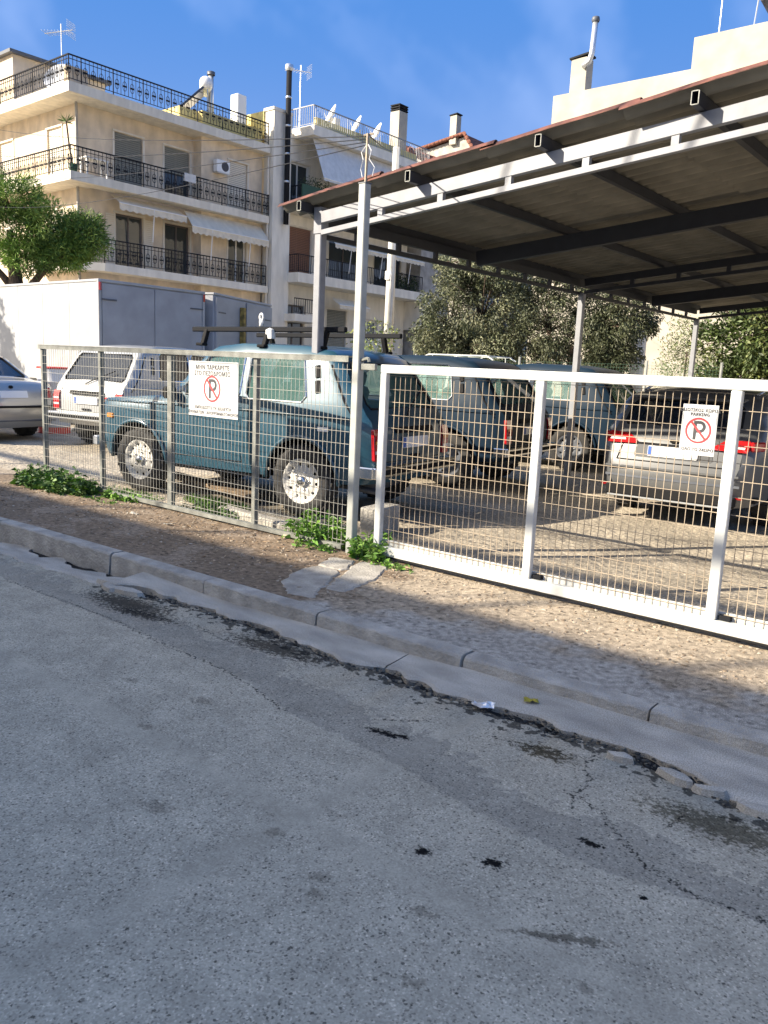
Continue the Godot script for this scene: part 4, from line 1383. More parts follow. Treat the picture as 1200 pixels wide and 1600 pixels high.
func hatchback():
	var t := thing("hatchback_car", "silver estate car, tail to the gate, under the carport", "car", Vector3(-3.16, 0.10, -10.72), -PI / 2 + 0.05)
	car_shell(t, {"path": [-2.05, 0.24, -2.2, 0.36, -2.24, 0.56, -2.12, 0.72, -1.75, 0.82, -1.05, 0.95, -0.20, 1.37, 0.05, 1.43, 0.5, 1.455, 1.3, 1.42, 1.72, 1.36, 1.82, 1.32, 2.08, 1.00, 2.13, 0.93, 2.20, 0.86, 2.21, 0.70, 2.26, 0.60, 2.26, 0.40, 2.16, 0.26],
		"w": 0.895, "belt": 0.93, "tumble": 0.34, "tuck": 0.07, "flat": 1.35, "half": 2.28, "taper": 0.16, "round": 0.09, "crown": 0.04,
		"axles": [-1.35, 1.28], "arch": 0.355, "sill": 0.24, "r": 0.315, "tyre": 0.2, "inset": 0.02, "rim": "zinc pipe", "open": false,
		"windows": [[-0.85, 0.98, -0.20, 1.30, 0.22, 1.35, 0.22, 0.98], [0.28, 0.98, 0.28, 1.35, 0.95, 1.34, 1.05, 0.99], [1.12, 1.0, 1.05, 1.33, 1.35, 1.30, 1.62, 1.06]], "win_round": 0.04, "trim": "black plastic",
		"screens": [[5, 0.05, 0.95, 0.94, 0.92], [11, 0.10, 0.90, 0.90, 0.90]], "glass": "tinted glass", "paint": "paint silver", "seats": [-0.3, 0.6], "dash": -0.75})
	for s in [-1.0, 1.0]:
		var l = tail_patch(t, "tail_lamp", [s * 0.36, 0.845, s * 0.735, 0.835, s * 0.735, 0.955, s * 0.50, 0.945], "lamp red", 0.02, 0.012, 0.03)
		tail_patch(l, "lamp_lens", [s * 0.52, 0.872, s * 0.70, 0.868, s * 0.70, 0.888, s * 0.53, 0.892], "lamp clear", 0.023, 0.0, 0.004)
		part("tail_lamp_wrap", MB.new().box(Vector3(2.06, 0.895, s * 0.785), Vector3(0.22, 0.10, 0.05), Basis(Vector3.UP, s * 0.35), 0.015), M["lamp red"], l)
		part("mirror", MB.new().box(Vector3(-0.72, 1.0, s * 0.99), Vector3(0.08, 0.13, 0.2), Basis(), 0.03), M["paint silver"], t)
		tail_patch(t, "reflector", [s * 0.60, 0.36, s * 0.74, 0.36, s * 0.74, 0.385, s * 0.60, 0.385], "lamp red", 0.014, 0.0, 0.01)
		var rail := MB.new(true)
		rail.tube([Vector3(-0.15, 1.42, s * 0.62), Vector3(0.1, 1.475, s * 0.63), Vector3(1.2, 1.465, s * 0.62), Vector3(1.5, 1.41, s * 0.61)], 0.016, 6)
		part("roof_rail", rail, M["zinc pipe"], t)
	number_plate(t, 0.72, 0.52, 0.11)
	tail_patch(t, "plate_recess", [-0.42, 0.70, 0.42, 0.70, 0.38, 0.845, -0.38, 0.845], "paint silver", 0.008, 0.02)
	var seam := MB.new()
	for s in [-1.0, 1.0]:
		seam.tube([Vector3(tail_at(0.95, 0.5), 0.95, s * 0.50), Vector3(tail_at(0.80, 0.56), 0.80, s * 0.56), Vector3(tail_at(0.66, 0.6), 0.66, s * 0.60)], 0.006, 4)
	var low := []
	for k in 9:
		var z := lerpf(-0.6, 0.6, k / 8.0)
		low.append(Vector3(tail_at(0.66, z), 0.66, z))
	seam.tube(low, 0.007, 4)
	part("tailgate_seam", seam, M["black plastic"], t)
	tail_patch(t, "tailgate_grip", [-0.40, 0.838, 0.40, 0.838, 0.40, 0.86, -0.40, 0.86], "black plastic", 0.012, 0.0)
	tail_patch(t, "bumper_groove", [-0.70, 0.475, 0.70, 0.475, 0.70, 0.50, -0.70, 0.50], "steel dark", 0.006, 0.0)
	tail_patch(t, "emblem", [-0.05, 0.875, 0.05, 0.875, 0.05, 0.925, -0.05, 0.925], "chrome", 0.012, 0.015, 0.008)
	part("bumper_step", MB.new().box(Vector3(2.285, 0.585, 0), Vector3(0.05, 0.03, 1.40), Basis(), 0.012), M["paint silver"], t)
	part("bumper_insert", MB.new().box(Vector3(2.262, 0.33, 0), Vector3(0.08, 0.12, 1.36), Basis(), 0.02), M["black plastic"], t)
	part("bumper_lip", MB.new().box(Vector3(2.27, 0.265, 0), Vector3(0.06, 0.02, 1.30), Basis(), 0.006), M["zinc pipe"], t)
	part("spoiler", MB.new().box(Vector3(1.87, 1.345, 0), Vector3(0.16, 0.03, 1.18), Basis(Vector3.BACK, -0.1), 0.012), M["paint silver"], t)
	part("rear_wiper", MB.new().tube([Vector3(2.10, 1.0, 0.0), Vector3(2.08, 1.06, 0.3)], 0.008, 5), M["black plastic"], t)
func sedan():
	var t := thing("saloon_car", "silver saloon car at the left edge, seen from behind", "car", Vector3(-16.1, 0.09, -6.4), 0.1)
	t.scale = Vector3.ONE * 1.08
	car_shell(t, {"path": [-2.05, 0.24, -2.2, 0.36, -2.22, 0.56, -2.14, 0.70, -1.8, 0.80, -0.95, 0.92, -0.22, 1.31, 0.0, 1.37, 0.3, 1.395, 0.75, 1.365, 0.95, 1.32, 1.52, 0.985, 1.60, 0.965, 2.08, 0.93, 2.14, 0.90, 2.20, 0.70, 2.24, 0.62, 2.24, 0.36, 2.16, 0.24],
		"w": 0.87, "belt": 0.90, "tumble": 0.36, "tuck": 0.07, "flat": 1.35, "half": 2.26, "taper": 0.12, "round": 0.08, "crown": 0.03,
		"axles": [-1.38, 1.34], "arch": 0.345, "sill": 0.22, "r": 0.31, "tyre": 0.2, "inset": 0.02, "rim": "zinc pipe", "open": false,
		"windows": [[-0.78, 0.95, -0.18, 1.26, 0.2, 1.30, 0.2, 0.95], [0.26, 0.95, 0.26, 1.30, 0.75, 1.27, 1.12, 0.97]], "win_round": 0.04, "trim": "black plastic",
		"screens": [[5, 0.05, 0.95, 0.94, 0.92], [10, 0.04, 0.96, 0.90, 0.94]], "glass": "tinted glass", "paint": "paint champagne", "seats": [-0.3, 0.6], "dash": -0.7})
	for s in [-1.0, 1.0]:
		tail_patch(t, "tail_lamp", [s * 0.50, 0.70, s * 0.70, 0.70, s * 0.70, 0.86, s * 0.55, 0.86], "lamp red", 0.012, 0.015, 0.02)
		part("mirror", MB.new().box(Vector3(-0.65, 0.98, s * 0.96), Vector3(0.08, 0.13, 0.2), Basis(), 0.03), M["paint champagne"], t)
	number_plate(t, 0.70, 0.52, 0.11)
	tail_patch(t, "emblem", [-0.04, 0.845, 0.04, 0.845, 0.04, 0.892, -0.04, 0.892], "black plastic", 0.012, 0.02, 0.008)
	part("bumper_strip", MB.new().box(Vector3(2.265, 0.56, 0), Vector3(0.04, 0.035, 1.50), Basis(), 0.008), M["black plastic"], t)
	part("bumper_lip", MB.new().box(Vector3(2.235, 0.34, 0), Vector3(0.04, 0.03, 1.5), Basis(), 0.01), M["steel dark"], t)
# ---------------------------------------------------------------- buildings
# a wall sheet with openings: origin at the lower left corner, u along the wall, n outwards
func wall_sheet(m: MB, o: Vector3, u: Vector3, n: Vector3, w: float, h: float, holes: Array, depth := 0.16):
	var xs := [0.0, w]
	var ys := [0.0, h]
	for r in holes:
		for v in [r.position.x, r.end.x]:
			if not xs.has(v): xs.append(v)
		for v in [r.position.y, r.end.y]:
			if not ys.has(v): ys.append(v)
	xs.sort()
	ys.sort()
	var P := func(x: float, y: float, d := 0.0): return o + u * x + Vector3.UP * y - n * d
	for i in xs.size() - 1:
		for j in ys.size() - 1:
			var c := Vector2((xs[i] + xs[i + 1]) / 2, (ys[j] + ys[j + 1]) / 2)
			var solid := true
			for r in holes:
				if r.has_point(c): solid = false
			if solid:
				m.quad(P.call(xs[i], ys[j]), P.call(xs[i + 1], ys[j]), P.call(xs[i + 1], ys[j + 1]), P.call(xs[i], ys[j + 1]))
	for r in holes:
		var a := [r.position, Vector2(r.end.x, r.position.y), r.end, Vector2(r.position.x, r.end.y)]
		for k in 4:
			var p: Vector2 = a[k]
			var q: Vector2 = a[(k + 1) % 4]
			m.quad(P.call(p.x, p.y), P.call(q.x, q.y), P.call(q.x, q.y, depth), P.call(p.x, p.y, depth))
# what stands in an opening: frame with panes, shutters or a blind pulled down
func window_unit(parent: Node3D, o: Vector3, u: Vector3, n: Vector3, r: Rect2, kind: String, depth := 0.14):
	var P := func(x: float, y: float, d := 0.0): return o + u * (r.position.x + x) + Vector3.UP * (r.position.y + y) - n * d
	var w := r.size.x
	var h := r.size.y
	var b := Basis(u, Vector3.UP, n)
	var f := MB.new()
	var t := 0.07
	var dark := "window frame white" if kind.begins_with("white") else "window frame"
	for x in [t / 2, w / 2, w - t / 2]:
		f.box(P.call(x, h / 2, depth - 0.03), Vector3(t, h, 0.06), b)
	for y in [t / 2, h - t / 2]:
		f.box(P.call(w / 2, y, depth - 0.03), Vector3(w - 2 * t, t, 0.055), b)
	var win := part("window", f, M[dark], parent)
	for k in 2:
		var g := MB.new()
		g.box(P.call(w * (0.25 + 0.5 * k), h / 2, depth - 0.025), Vector3(w / 2 - t * 1.1, h - t * 1.6, 0.012), b)
		part("pane", g, M["window glass"], win)
	if kind == "curtain":
		pass
	if kind in ["shutter", "blind", "half", "brown"]:
		var s := MB.new()
		var top := h - 0.02
		var low := h * 0.52 if kind == "half" else 0.03
		var y := low
		while y < top:
			s.box(P.call(w / 2, y + 0.035, depth - 0.09), Vector3(w - 0.04, 0.06, 0.022), b, 0.004)
			y += 0.075
		part("shutter", s, M["brown blind"] if kind == "brown" else M["shutter pale"] if kind == "shutter" else M["shutter"], win)
	elif kind == "open":
		for sgn in [-1.0, 1.0]:
			var s := MB.new()
			var y := 0.03
			while y < h - 0.05:
				s.box(P.call(w / 2 + sgn * (w / 2 + 0.24), y + 0.03, -0.03), Vector3(0.42, 0.055, 0.03), b)
				y += 0.075
			part("shutter", s, M["shutter pale"], win)
	var head := MB.new()
	head.box(P.call(w / 2, h + 0.05, -0.02), Vector3(w + 0.2, 0.06, 0.05), b)
	for x in [-0.06, w + 0.06]:
		head.box(P.call(x, h / 2, -0.012), Vector3(0.07, h, 0.03), b)
	part("surround", head, M["cream slab"], win)
func railing(parent: Node3D, pts: Array, h: float, fancy := true, m := "railing iron", called := "railing"):
	var r := MB.new()
	for i in pts.size() - 1:
		var a: Vector3 = pts[i]
		var b: Vector3 = pts[i + 1]
		var d := (b - a)
		var l := d.length()
		var u := d / l
		var up := Vector3.UP
		r.bar(a + up * h, b + up * h, 0.05, 0.04)
		r.bar(a + up * 0.10, b + up * 0.10, 0.025, 0.02)
		if fancy: r.bar(a + up * (h - 0.13), b + up * (h - 0.13), 0.02, 0.02)
		var n := maxi(1, int(l / (0.155 if fancy else 0.13)))
		for k in n + 1:
			var p := a + u * (l * k / n)
			var post := k % 8 == 0
			var t := 0.03 if post else 0.016
			r.bar(p + up * (0.0 if post else 0.10), p + up * h, t, t)
			if fancy and k < n and k % 2 == 0:
				var c := p + u * (l / n) + up * (h * 0.48)
				var q := []
				for s in 9:
					var an := TAU * s / 8
					q.append(c + u * cos(an) * 0.085 + up * sin(an) * 0.17)
				for s in 8:
					r.bar(q[s], q[s + 1], 0.014, 0.014)
				r.bar(c - u * 0.08, c + u * 0.08, 0.05, 0.05)
	return part(called, r, M[m], parent)
func awning(parent: Node3D, a: Vector3, b: Vector3, out: Vector3, drop: float, m: String, valance := 0.16, arms := 2):
	var w := MB.new()
	var n := int((b - a).length() / 0.14)
	var rows := []
	for i in n + 1:
		var p := a.lerp(b, float(i) / n)
		var wob := nz.get_noise_2d(i * 9.0, a.y * 30.0) * 0.05
		var sc := valance * (0.75 + 0.25 * absf(sin(i * PI / 2.0)))
		rows.append([p, p + out * 0.55 + Vector3(0, -drop * 0.5 - 0.03 + wob, 0), p + out + Vector3(0, -drop + wob * 0.5, 0), p + out * 1.01 + Vector3(0, -drop - sc, 0)])
	for i in n:
		for k in 3:
			w.quad(rows[i][k], rows[i + 1][k], rows[i + 1][k + 1], rows[i][k + 1])
	var aw := part("awning", w, M[m], parent)
	var r := MB.new()
	r.tube([a + out + Vector3(0, -drop, 0), b + out + Vector3(0, -drop, 0)], 0.025, 5)
	for k in arms:
		var p := a.lerp(b, (k + 0.5) / arms)
		r.tube([p + out + Vector3(0, -drop, 0), p + out * 0.8 + Vector3(0, -drop - 1.2, 0)], 0.02, 5)
	part("awning_arm", r, M["white plastic"], aw)
func antenna(label: String, at: Vector3, h: float, turn: float, dish := false):
	var t := thing("tv_antenna", label, "antenna", at, turn)
	part("mast", MB.new().tube([Vector3.ZERO, Vector3(0, h, 0)], 0.025, 6), M["zinc pipe"], t)
	var y := MB.new()
	y.tube([Vector3(-0.7, h * 0.9, 0), Vector3(0.5, h * 0.93, 0)], 0.018, 5)
	for k in 9:
		y.tube([Vector3(-0.65 + k * 0.13, h * 0.905, -0.30 + k * 0.015), Vector3(-0.65 + k * 0.13, h * 0.905, 0.30 - k * 0.015)], 0.010, 4)
	for s in [-1, 1]:
		for k in 4:
			y.tube([Vector3(0.42, h * 0.93 + s * (0.05 + k * 0.07), -0.3), Vector3(0.42, h * 0.93 + s * (0.05 + k * 0.07), 0.3)], 0.008, 4)
	part("aerial", y, M["zinc pipe"], t)
	if dish: dish_on(t, Vector3(0, h * 0.36, 0.12), 0.6)
	return t
func dish_on(t: Node3D, at: Vector3, r: float):
	var d := MB.new(true)
	var prof := []
	for k in 6:
		prof.append(Vector2(r * k / 5.0, 0.16 * r * pow(k / 5.0, 2.0) * 2.0))
	var b := Basis(Vector3.RIGHT, 1.1)
	d.lathe(prof, 20, Transform3D(b, at))
	var o := part("dish", d, M["white plastic"], t)
	part("arm", MB.new().tube([at + b * Vector3(0, 0, r), at + b * Vector3(0, r * 0.9, 0.1)], 0.015, 5), M["zinc pipe"], o)
func satellite_dish(label: String, at: Vector3, r: float, turn: float):
	var t := thing("satellite_dish", label, "satellite dish", at, turn, "dishes on the middle roof")
	part("mast", MB.new().tube([Vector3.ZERO, Vector3(0, 0.95, 0)], 0.03, 6), M["zinc pipe"], t)
	dish_on(t, Vector3(0, 1.1, 0.1), r)
func chimney(label: String, at: Vector3, s: Vector3, m: String, cowl := "box"):
	var t := thing("chimney", label, "chimney", at)
	part("stack", MB.new().box(Vector3(0, s.y / 2, 0), s, Basis(), 0.01), M[m], t)
	if cowl == "box":
		var c := MB.new()
		for k in 3:
			c.box(Vector3(0, s.y + 0.07 + k * 0.12, 0), Vector3(s.x * 1.04, 0.05, s.z * 1.04))
		for q in [[-1, -1], [1, -1], [1, 1], [-1, 1]]:
			c.box(Vector3(q[0] * s.x * 0.42, s.y + 0.16, q[1] * s.z * 0.42), Vector3(0.07, 0.32, 0.07))
		part("cowl", c, M["black metal"], t)
	elif cowl == "plate":
		part("cowl", MB.new().box(Vector3(0, s.y + 0.06, 0), Vector3(s.x * 1.2, 0.06, s.z * 1.2), Basis(Vector3.BACK, 0.1)), M["black metal"], t)
	return t
func solar_heater(label: String, at: Vector3, turn: float):
	var t := thing("solar_water_heater", label, "water heater", at, turn)
	part("tank", MB.new(true).lathe([Vector2(0, -0.6), Vector2(0.2, -0.58), Vector2(0.26, -0.5), Vector2(0.26, 0.5), Vector2(0.2, 0.58), Vector2(0, 0.6)], 18, Transform3D(Basis(Vector3.BACK, PI / 2), Vector3(0, 1.25, -0.55))), M["white plastic"], t)
	var b := Basis(Vector3.RIGHT, 0.75)
	part("collector", MB.new().box(Vector3(0, 0.55, 0.1), Vector3(1.15, 0.09, 1.7), b, 0.01), M["solar glass"], t)
	var s := MB.new()
	for x in [-0.5, 0.5]:
		s.tube([Vector3(x, 0, 0.7), Vector3(x, 0, -0.7), Vector3(x, 1.1, -0.6)], 0.025, 5)
		s.tube([Vector3(x, 0, 0.7), Vector3(x, 1.1, -0.5)], 0.025, 5)
	part("stand", s, M["zinc pipe"], t)
func air_conditioner(label: String, at: Vector3, turn: float):
	var t := thing("air_conditioner", label, "air conditioner", at, turn)
	t.scale = Vector3.ONE * 0.85
	part("case", MB.new().box(Vector3(0, 0.28, 0), Vector3(0.8, 0.56, 0.3), Basis(), 0.02), M["white plastic"], t)
	part("fan_grille", MB.new().lathe([Vector2(0, 0.008), Vector2(0.2, 0.006), Vector2(0.23, -0.004)], 18, Transform3D(Basis(Vector3.RIGHT, PI / 2), Vector3(0.1, 0.28, 0.152))), M["grille dark"], t)
	part("bracket", MB.new().box(Vector3(0, -0.02, -0.03), Vector3(0.7, 0.03, 0.34)), M["zinc pipe"], t)
func build_left_block():
	# balcony edges at x -27.82 (facing the yard) and z -15.81 (facing the street); walls set back
	var t := thing("apartment_building", "peach apartment block with ornate black balcony railings, behind the truck", "building", Vector3(-28.8, 0, -16.7))
	var o := Vector3(28.8, 0, 16.7)
	var xw := -28.82
	var zw := -16.70
	var zr := -25.15
	var X := Vector3.RIGHT
	var Z := Vector3.BACK
	# wall facing the yard; u runs away from the street
	var base := o + Vector3(xw, 0, zw)
	var holes := []
	var kinds := []
	for f in [[8.0, ["blind", "half", ""], 1.98], [5.03, ["open", "curtain", ""], 2.02]]:
		for k in 2:
			var z0: float = [1.5, 3.73][k]
			holes.append(Rect2(z0, f[0], 1.2, f[2]))
			kinds.append(f[1][k])
	holes.append(Rect2(1.2, 0.1, 2.4, 2.6)); kinds.append("blind")
	var m := MB.new()
	var d := -Z
	wall_sheet(m, base, d, X, 5.15, 10.65, holes)
	# the bay that stands forward
	var h2 := [Rect2(1.44, 8.0, 0.98, 1.98), Rect2(1.44, 5.03, 0.98, 2.0)]
	var base2 := o + Vector3(xw + 0.5, 0, zw - 5.15)
	wall_sheet(m, base2, d, X, 3.3, 10.65, h2)
	m.quad(base + d * 5.15, base2, base2 + Vector3(0, 10.65, 0), base + d * 5.15 + Vector3(0, 10.65, 0))
	# wall facing the street
	var hs := [Rect2(10.05, 8.05, 1.0, 1.9), Rect2(10.05, 5.1, 1.0, 1.9), Rect2(6.2, 8.05, 1.1, 1.9), Rect2(6.2, 5.1, 1.1, 1.9)]
	var bs := o + Vector3(-41.0, 0, zw)
	wall_sheet(m, bs, X, Z, 41.0 + xw, 10.65, hs)
	# back and far sides
	m.quad(o + Vector3(-41, 0, zr), o + Vector3(xw + 0.5, 0, zr), o + Vector3(xw + 0.5, 10.65, zr), o + Vector3(-41, 10.65, zr))
	m.quad(o + Vector3(-41, 0, zw), o + Vector3(-41, 0, zr), o + Vector3(-41, 10.65, zr), o + Vector3(-41, 10.65, zw))
	part("wall", m, M["peach render"], t)
	for i in holes.size():
		window_unit(t, base, d, X, holes[i], kinds[i])
	for i in 2:
		window_unit(t, base2, d, X, h2[i], "shutter" if i == 0 else "white")
	for r in hs:
		window_unit(t, bs, X, Z, r, "shutter")
	# slabs
	var slab := func(y0: float, y1: float, poly: Array, mat := "cream slab"):
		var p := V2(poly)
		var q := MB.new()
		q.prism(p, y1 - y0, Transform3D(Basis(X, Vector3(0, 0, 1), Vector3.UP), o + Vector3(0, y0, 0)))
		return part("balcony_slab", q, M[mat], t)
	var xe := -27.82
	var ze := -15.81
	slab.call(10.60, 10.93, [xe, ze, xe, zr, -41.2, zr, -41.2, ze])
	slab.call(7.70, 8.0, [xe, ze, xe, zr, xw + 0.3, zr, xw + 0.3, zw - 0.3, -38.0, zw - 0.3, -38.0, ze])
	slab.call(4.73, 5.02, [xe, ze - 1.3, xe, zr, xw + 0.3, zr, xw + 0.3, zw - 0.3, -31.5, zw - 0.3, -31.5, ze - 0.35, xe - 0.75, ze - 0.35], "white render")
	# parapets and railings
	railing(t, [o + Vector3(xe + 0.05, 8.0, zr + 0.1), o + Vector3(xe - 0.04, 8.0, zr + 0.1), o + Vector3(xe - 0.04, 8.0, ze - 0.04), o + Vector3(-38.0, 8.0, ze - 0.04)], 0.86)
	railing(t, [o + Vector3(xe - 0.04, 5.02, zr + 0.1), o + Vector3(xe - 0.04, 5.02, ze - 1.3), o + Vector3(xe - 0.75, 5.02, ze - 0.4), o + Vector3(-31.5, 5.02, ze - 0.4)], 0.86)
	part("roof_plinth", MB.new().box(o + Vector3(-29.3, 11.2, -21.4), Vector3(1.6, 0.7, 1.0)), M["yellow render"], t)
	railing(t, [o + Vector3(xe - 0.04, 10.93, zr + 0.1), o + Vector3(xe - 0.04, 10.93, ze - 0.04), o + Vector3(-41.0, 10.93, ze - 0.04)], 0.86)
	var pa := MB.new()
	pa.box(o + Vector3(xe - 0.30, 11.2, ze - 0.45), Vector3(0.3, 0.55, 0.75))
	pa.box(o + Vector3(-29.6, 11.15, ze - 0.9), Vector3(2.3, 0.45, 0.2))
	part("parapet", pa, M["peach render"], t)
	var ph := MB.new()
	ph.box(o + Vector3(-35.5, 12.0, -18.6), Vector3(4.4, 2.15, 4.0))
	part("penthouse", ph, M["peach render"], t)
	part("penthouse_roof", MB.new().box(o + Vector3(-35.5, 13.13, -18.6), Vector3(4.8, 0.12, 4.4)), M["steel dark"], t)
	var yw := MB.new()
	yw.box(o + Vector3(-29.6, 11.25, -23.4), Vector3(2.8, 0.62, 3.2))
	yw.box(o + Vector3(-30.3, 11.15, -20.6), Vector3(1.0, 0.45, 1.2))
	part("roof_wall", yw, M["yellow render"], t)
	part("downpipe", MB.new().tube([o + Vector3(xw + 0.06, 0.2, zw + 0.08), o + Vector3(xw + 0.06, 10.6, zw + 0.08)], 0.05, 6), M["grey render"], t)
	part("downpipe", MB.new().tube([o + Vector3(xe - 0.1, 0.2, zr + 0.02), o + Vector3(xe - 0.1, 10.5, zr + 0.02)], 0.05, 6), M["cream slab"], t)
	# awnings over the lower balcony
	awning(t, o + Vector3(xw + 0.62, 7.55, -20.9), o + Vector3(xw + 0.62, 7.55, -25.0), Vector3(0.55, 0, 0), 0.62, "awning cloth", 0.3, 2)
	awning(t, o + Vector3(xw + 0.3, 7.62, -17.8), o + Vector3(xw + 0.3, 7.62, -20.85), Vector3(0.6, 0, 0), 0.34, "awning cloth", 0.28, 1)
	# things on the balconies and the roof
	air_conditioner("white air conditioner on the peach block's top floor", Vector3(xw + 0.68, 9.35, -22.75), PI / 2)
	var b := thing("balcony_table", "small pale table behind the top balcony railing, peach block", "table", Vector3(-28.2, 8.0, -16.95))
	part("table_top", MB.new().box(Vector3(0, 0.62, 0), Vector3(0.5, 0.05, 0.9)), M["white plastic"], b)
	for q in [[-0.2, -0.4], [0.2, -0.4], [0.2, 0.4], [-0.2, 0.4]]:
		part("leg", MB.new().box(Vector3(q[0], 0.3, q[1]), Vector3(0.05, 0.6, 0.05)), M["white plastic"], b)
	var wsh := thing("hanging_towel", "pale towel hung over the top balcony railing, peach block", "towel", Vector3(xe, 8.86, -20.9))
	part("cloth", MB.new().box(Vector3(0.03, -0.12, 0), Vector3(0.015, 0.3, 0.55)).box(Vector3(-0.06, -0.12, 0), Vector3(0.015, 0.25, 0.55)).box(Vector3(-0.015, 0.03, 0), Vector3(0.1, 0.015, 0.55)), M["white cloth"], wsh)
	potted_palm(Vector3(-28.15, 8.0, -16.1))
	antenna("tall aerial with dish on the peach block's left roof corner", Vector3(-31.6, 10.93, -17.7), 3.2, 0.5, true)
	solar_heater("solar water heater with round white tank on the peach block", Vector3(-29.4, 11.56, -22.2), -0.66)
	var fl := thing("flue_pipe", "short capped metal flue on the peach block's roof", "pipe", Vector3(-29.0, 11.5, -22.85))
	part("pipe", MB.new(true).tube([Vector3.ZERO, Vector3(0, 1.8, 0)], 0.11, 10), M["zinc pipe"], fl)
	part("cap", MB.new(true).lathe([Vector2(0.17, 1.8), Vector2(0.17, 1.92), Vector2(0, 1.98)], 10), M["steel dark"], fl)
	fl = thing("water_tank", "white box tank on the peach block's roof", "tank", Vector3(-29.2, 11.56, -24.5))
	part("tank", MB.new().box(Vector3(0, 0.72, 0), Vector3(0.5, 1.44, 0.5), Basis(), 0.03), M["white plastic"], fl)
func potted_palm(at: Vector3):
	var t := thing("potted_plant", "tall spindly potted plant on the corner balcony", "plant", at)
	part("pot", MB.new(true).lathe([Vector2(0.0, 0.02), Vector2(0.12, 0.02), Vector2(0.17, 0.3), Vector2(0.15, 0.3), Vector2(0, 0.27)], 12), M["green plastic"], t)
	part("stem", MB.new().tube([Vector3(0, 0.2, 0), Vector3(-0.05, 0.9, 0.1), Vector3(-0.12, 1.7, 0.15)], 0.03, 6), M["bark"], t)
	var L := leaf_arrays()
	for k in 26:
		var a := rng.randf() * TAU
		var d := Vector3(cos(a), rng.randf_range(-0.2, 0.9), sin(a)).normalized()
		leaf(L, Vector3(-0.12, 1.7, 0.15), d, rng.randf_range(0.3, 0.5), 0.05, Color(0.12, 0.16, 0.06))
	part("fronds", leaf_mesh(L), M["weed leaves"], t)
func build_middle_block():
	var t := thing("apartment_building", "white apartment block with large awning and dark flue, left of the carport post", "building", Vector3(-28.5, 0, -27.0))
	var o := Vector3(28.5, 0, 27.0)
	var X := Vector3.RIGHT
	var d := Vector3.FORWARD
	var xe := -27.1
	var xw := -28.3
	# narrow pier next to the peach block
	var m := MB.new()
	m.box(o + Vector3(-28.0, 6.2, -25.75), Vector3(0.6, 12.4, 1.05))
	m.box(o + Vector3(-28.0, 12.45, -25.75), Vector3(0.66, 0.12, 1.15))
	part("pier", m, M["white render"], t)
	part("pier_cap_wall", MB.new().box(o + Vector3(-29.5, 11.9, -25.6), Vector3(2.4, 1.0, 0.9)), M["yellow render"], t)
	var holes := [Rect2(0.35, 8.7, 1.35, 2.0), Rect2(4.2, 8.7, 1.6, 2.1), Rect2(0.2, 5.75, 1.75, 2.15), Rect2(3.2, 5.75, 2.2, 2.1), Rect2(6.6, 5.75, 2.2, 2.1), Rect2(0.3, 2.5, 1.3, 1.9), Rect2(5.6, 3.0, 1.4, 1.1), Rect2(7.5, 3.0, 0.9, 1.1), Rect2(3.2, 2.4, 1.4, 2.0)]
	var kinds := ["white", "white", "brown", "dark", "dark", "dark", "white", "white", "blind"]
	var base := o + Vector3(xw, 0, -26.28)
	m = MB.new()
	wall_sheet(m, base, d, X, 9.3, 11.9, holes)
	m.quad(o + Vector3(xw, 0, -35.58), o + Vector3(-36, 0, -35.58), o + Vector3(-36, 11.9, -35.58), o + Vector3(xw, 11.9, -35.58))
	m.quad(o + Vector3(xw, 0, -26.28), o + Vector3(-36, 0, -26.28), o + Vector3(-36, 11.9, -26.28), o + Vector3(xw, 11.9, -26.28))
	part("wall", m, M["white render"], t)
	for i in holes.size():
		window_unit(t, base, d, X, holes[i], kinds[i])
	part("roof_slab", MB.new().box(o + Vector3(-31.5, 11.9, -31.3), Vector3(9.0, 0.42, 8.7)), M["white render"], t)
	part("balcony_slab", MB.new().box(o + Vector3(xe - 0.55, 8.55, -31.0), Vector3(1.3, 0.26, 9.3)), M["white render"], t)
	part("balcony_slab", MB.new().box(o + Vector3(xe - 0.55, 5.52, -30.9), Vector3(1.3, 0.42, 9.4)), M["white render"], t)
	part("balcony_slab", MB.new().box(o + Vector3(xe - 0.55, 3.75, -27.0), Vector3(1.3, 0.32, 1.9)), M["white render"], t)
	part("wall_box", MB.new().box(o + Vector3(xe - 0.6, 4.55, -36.4), Vector3(1.4, 1.5, 1.7)), M["white render"], t)
	railing(t, [o + Vector3(xe - 0.05, 12.11, -35.6), o + Vector3(xe - 0.05, 12.11, -27.05), o + Vector3(-30.5, 12.11, -27.05)], 0.85, false, "frame grey")
	railing(t, [o + Vector3(xe, 8.68, -35.5), o + Vector3(xe, 8.68, -26.4), o + Vector3(xw, 8.68, -26.4)], 0.8, false)
	railing(t, [o + Vector3(xe, 5.73, -35.5), o + Vector3(xe, 5.73, -26.3), o + Vector3(xw, 5.73, -26.3)], 0.8, false)
	railing(t, [o + Vector3(xe, 3.9, -27.9), o + Vector3(xe, 3.9, -26.1)], 0.7, false)
	var yw := MB.new()
	yw.box(o + Vector3(-27.62, 12.38, -31.3), Vector3(0.2, 0.54, 7.4))
	part("roof_wall", yw, M["yellow render"], t)
	part("roof_pier", MB.new().box(o + Vector3(-27.9, 12.55, -29.2), Vector3(0.35, 0.95, 0.35)), M["white render"], t)
	awning(t, o + Vector3(xe - 0.3, 11.66, -27.3), o + Vector3(xe - 0.3, 11.66, -35.4), Vector3(0.75, 0, 0), 1.75, "white cloth", 0.12, 2)
	awning(t, o + Vector3(xe - 0.5, 7.75, -28.4), o + Vector3(xe - 0.5, 7.75, -35.3), Vector3(0.75, 0, 0), 0.5, "awning cloth", 0.2, 3)
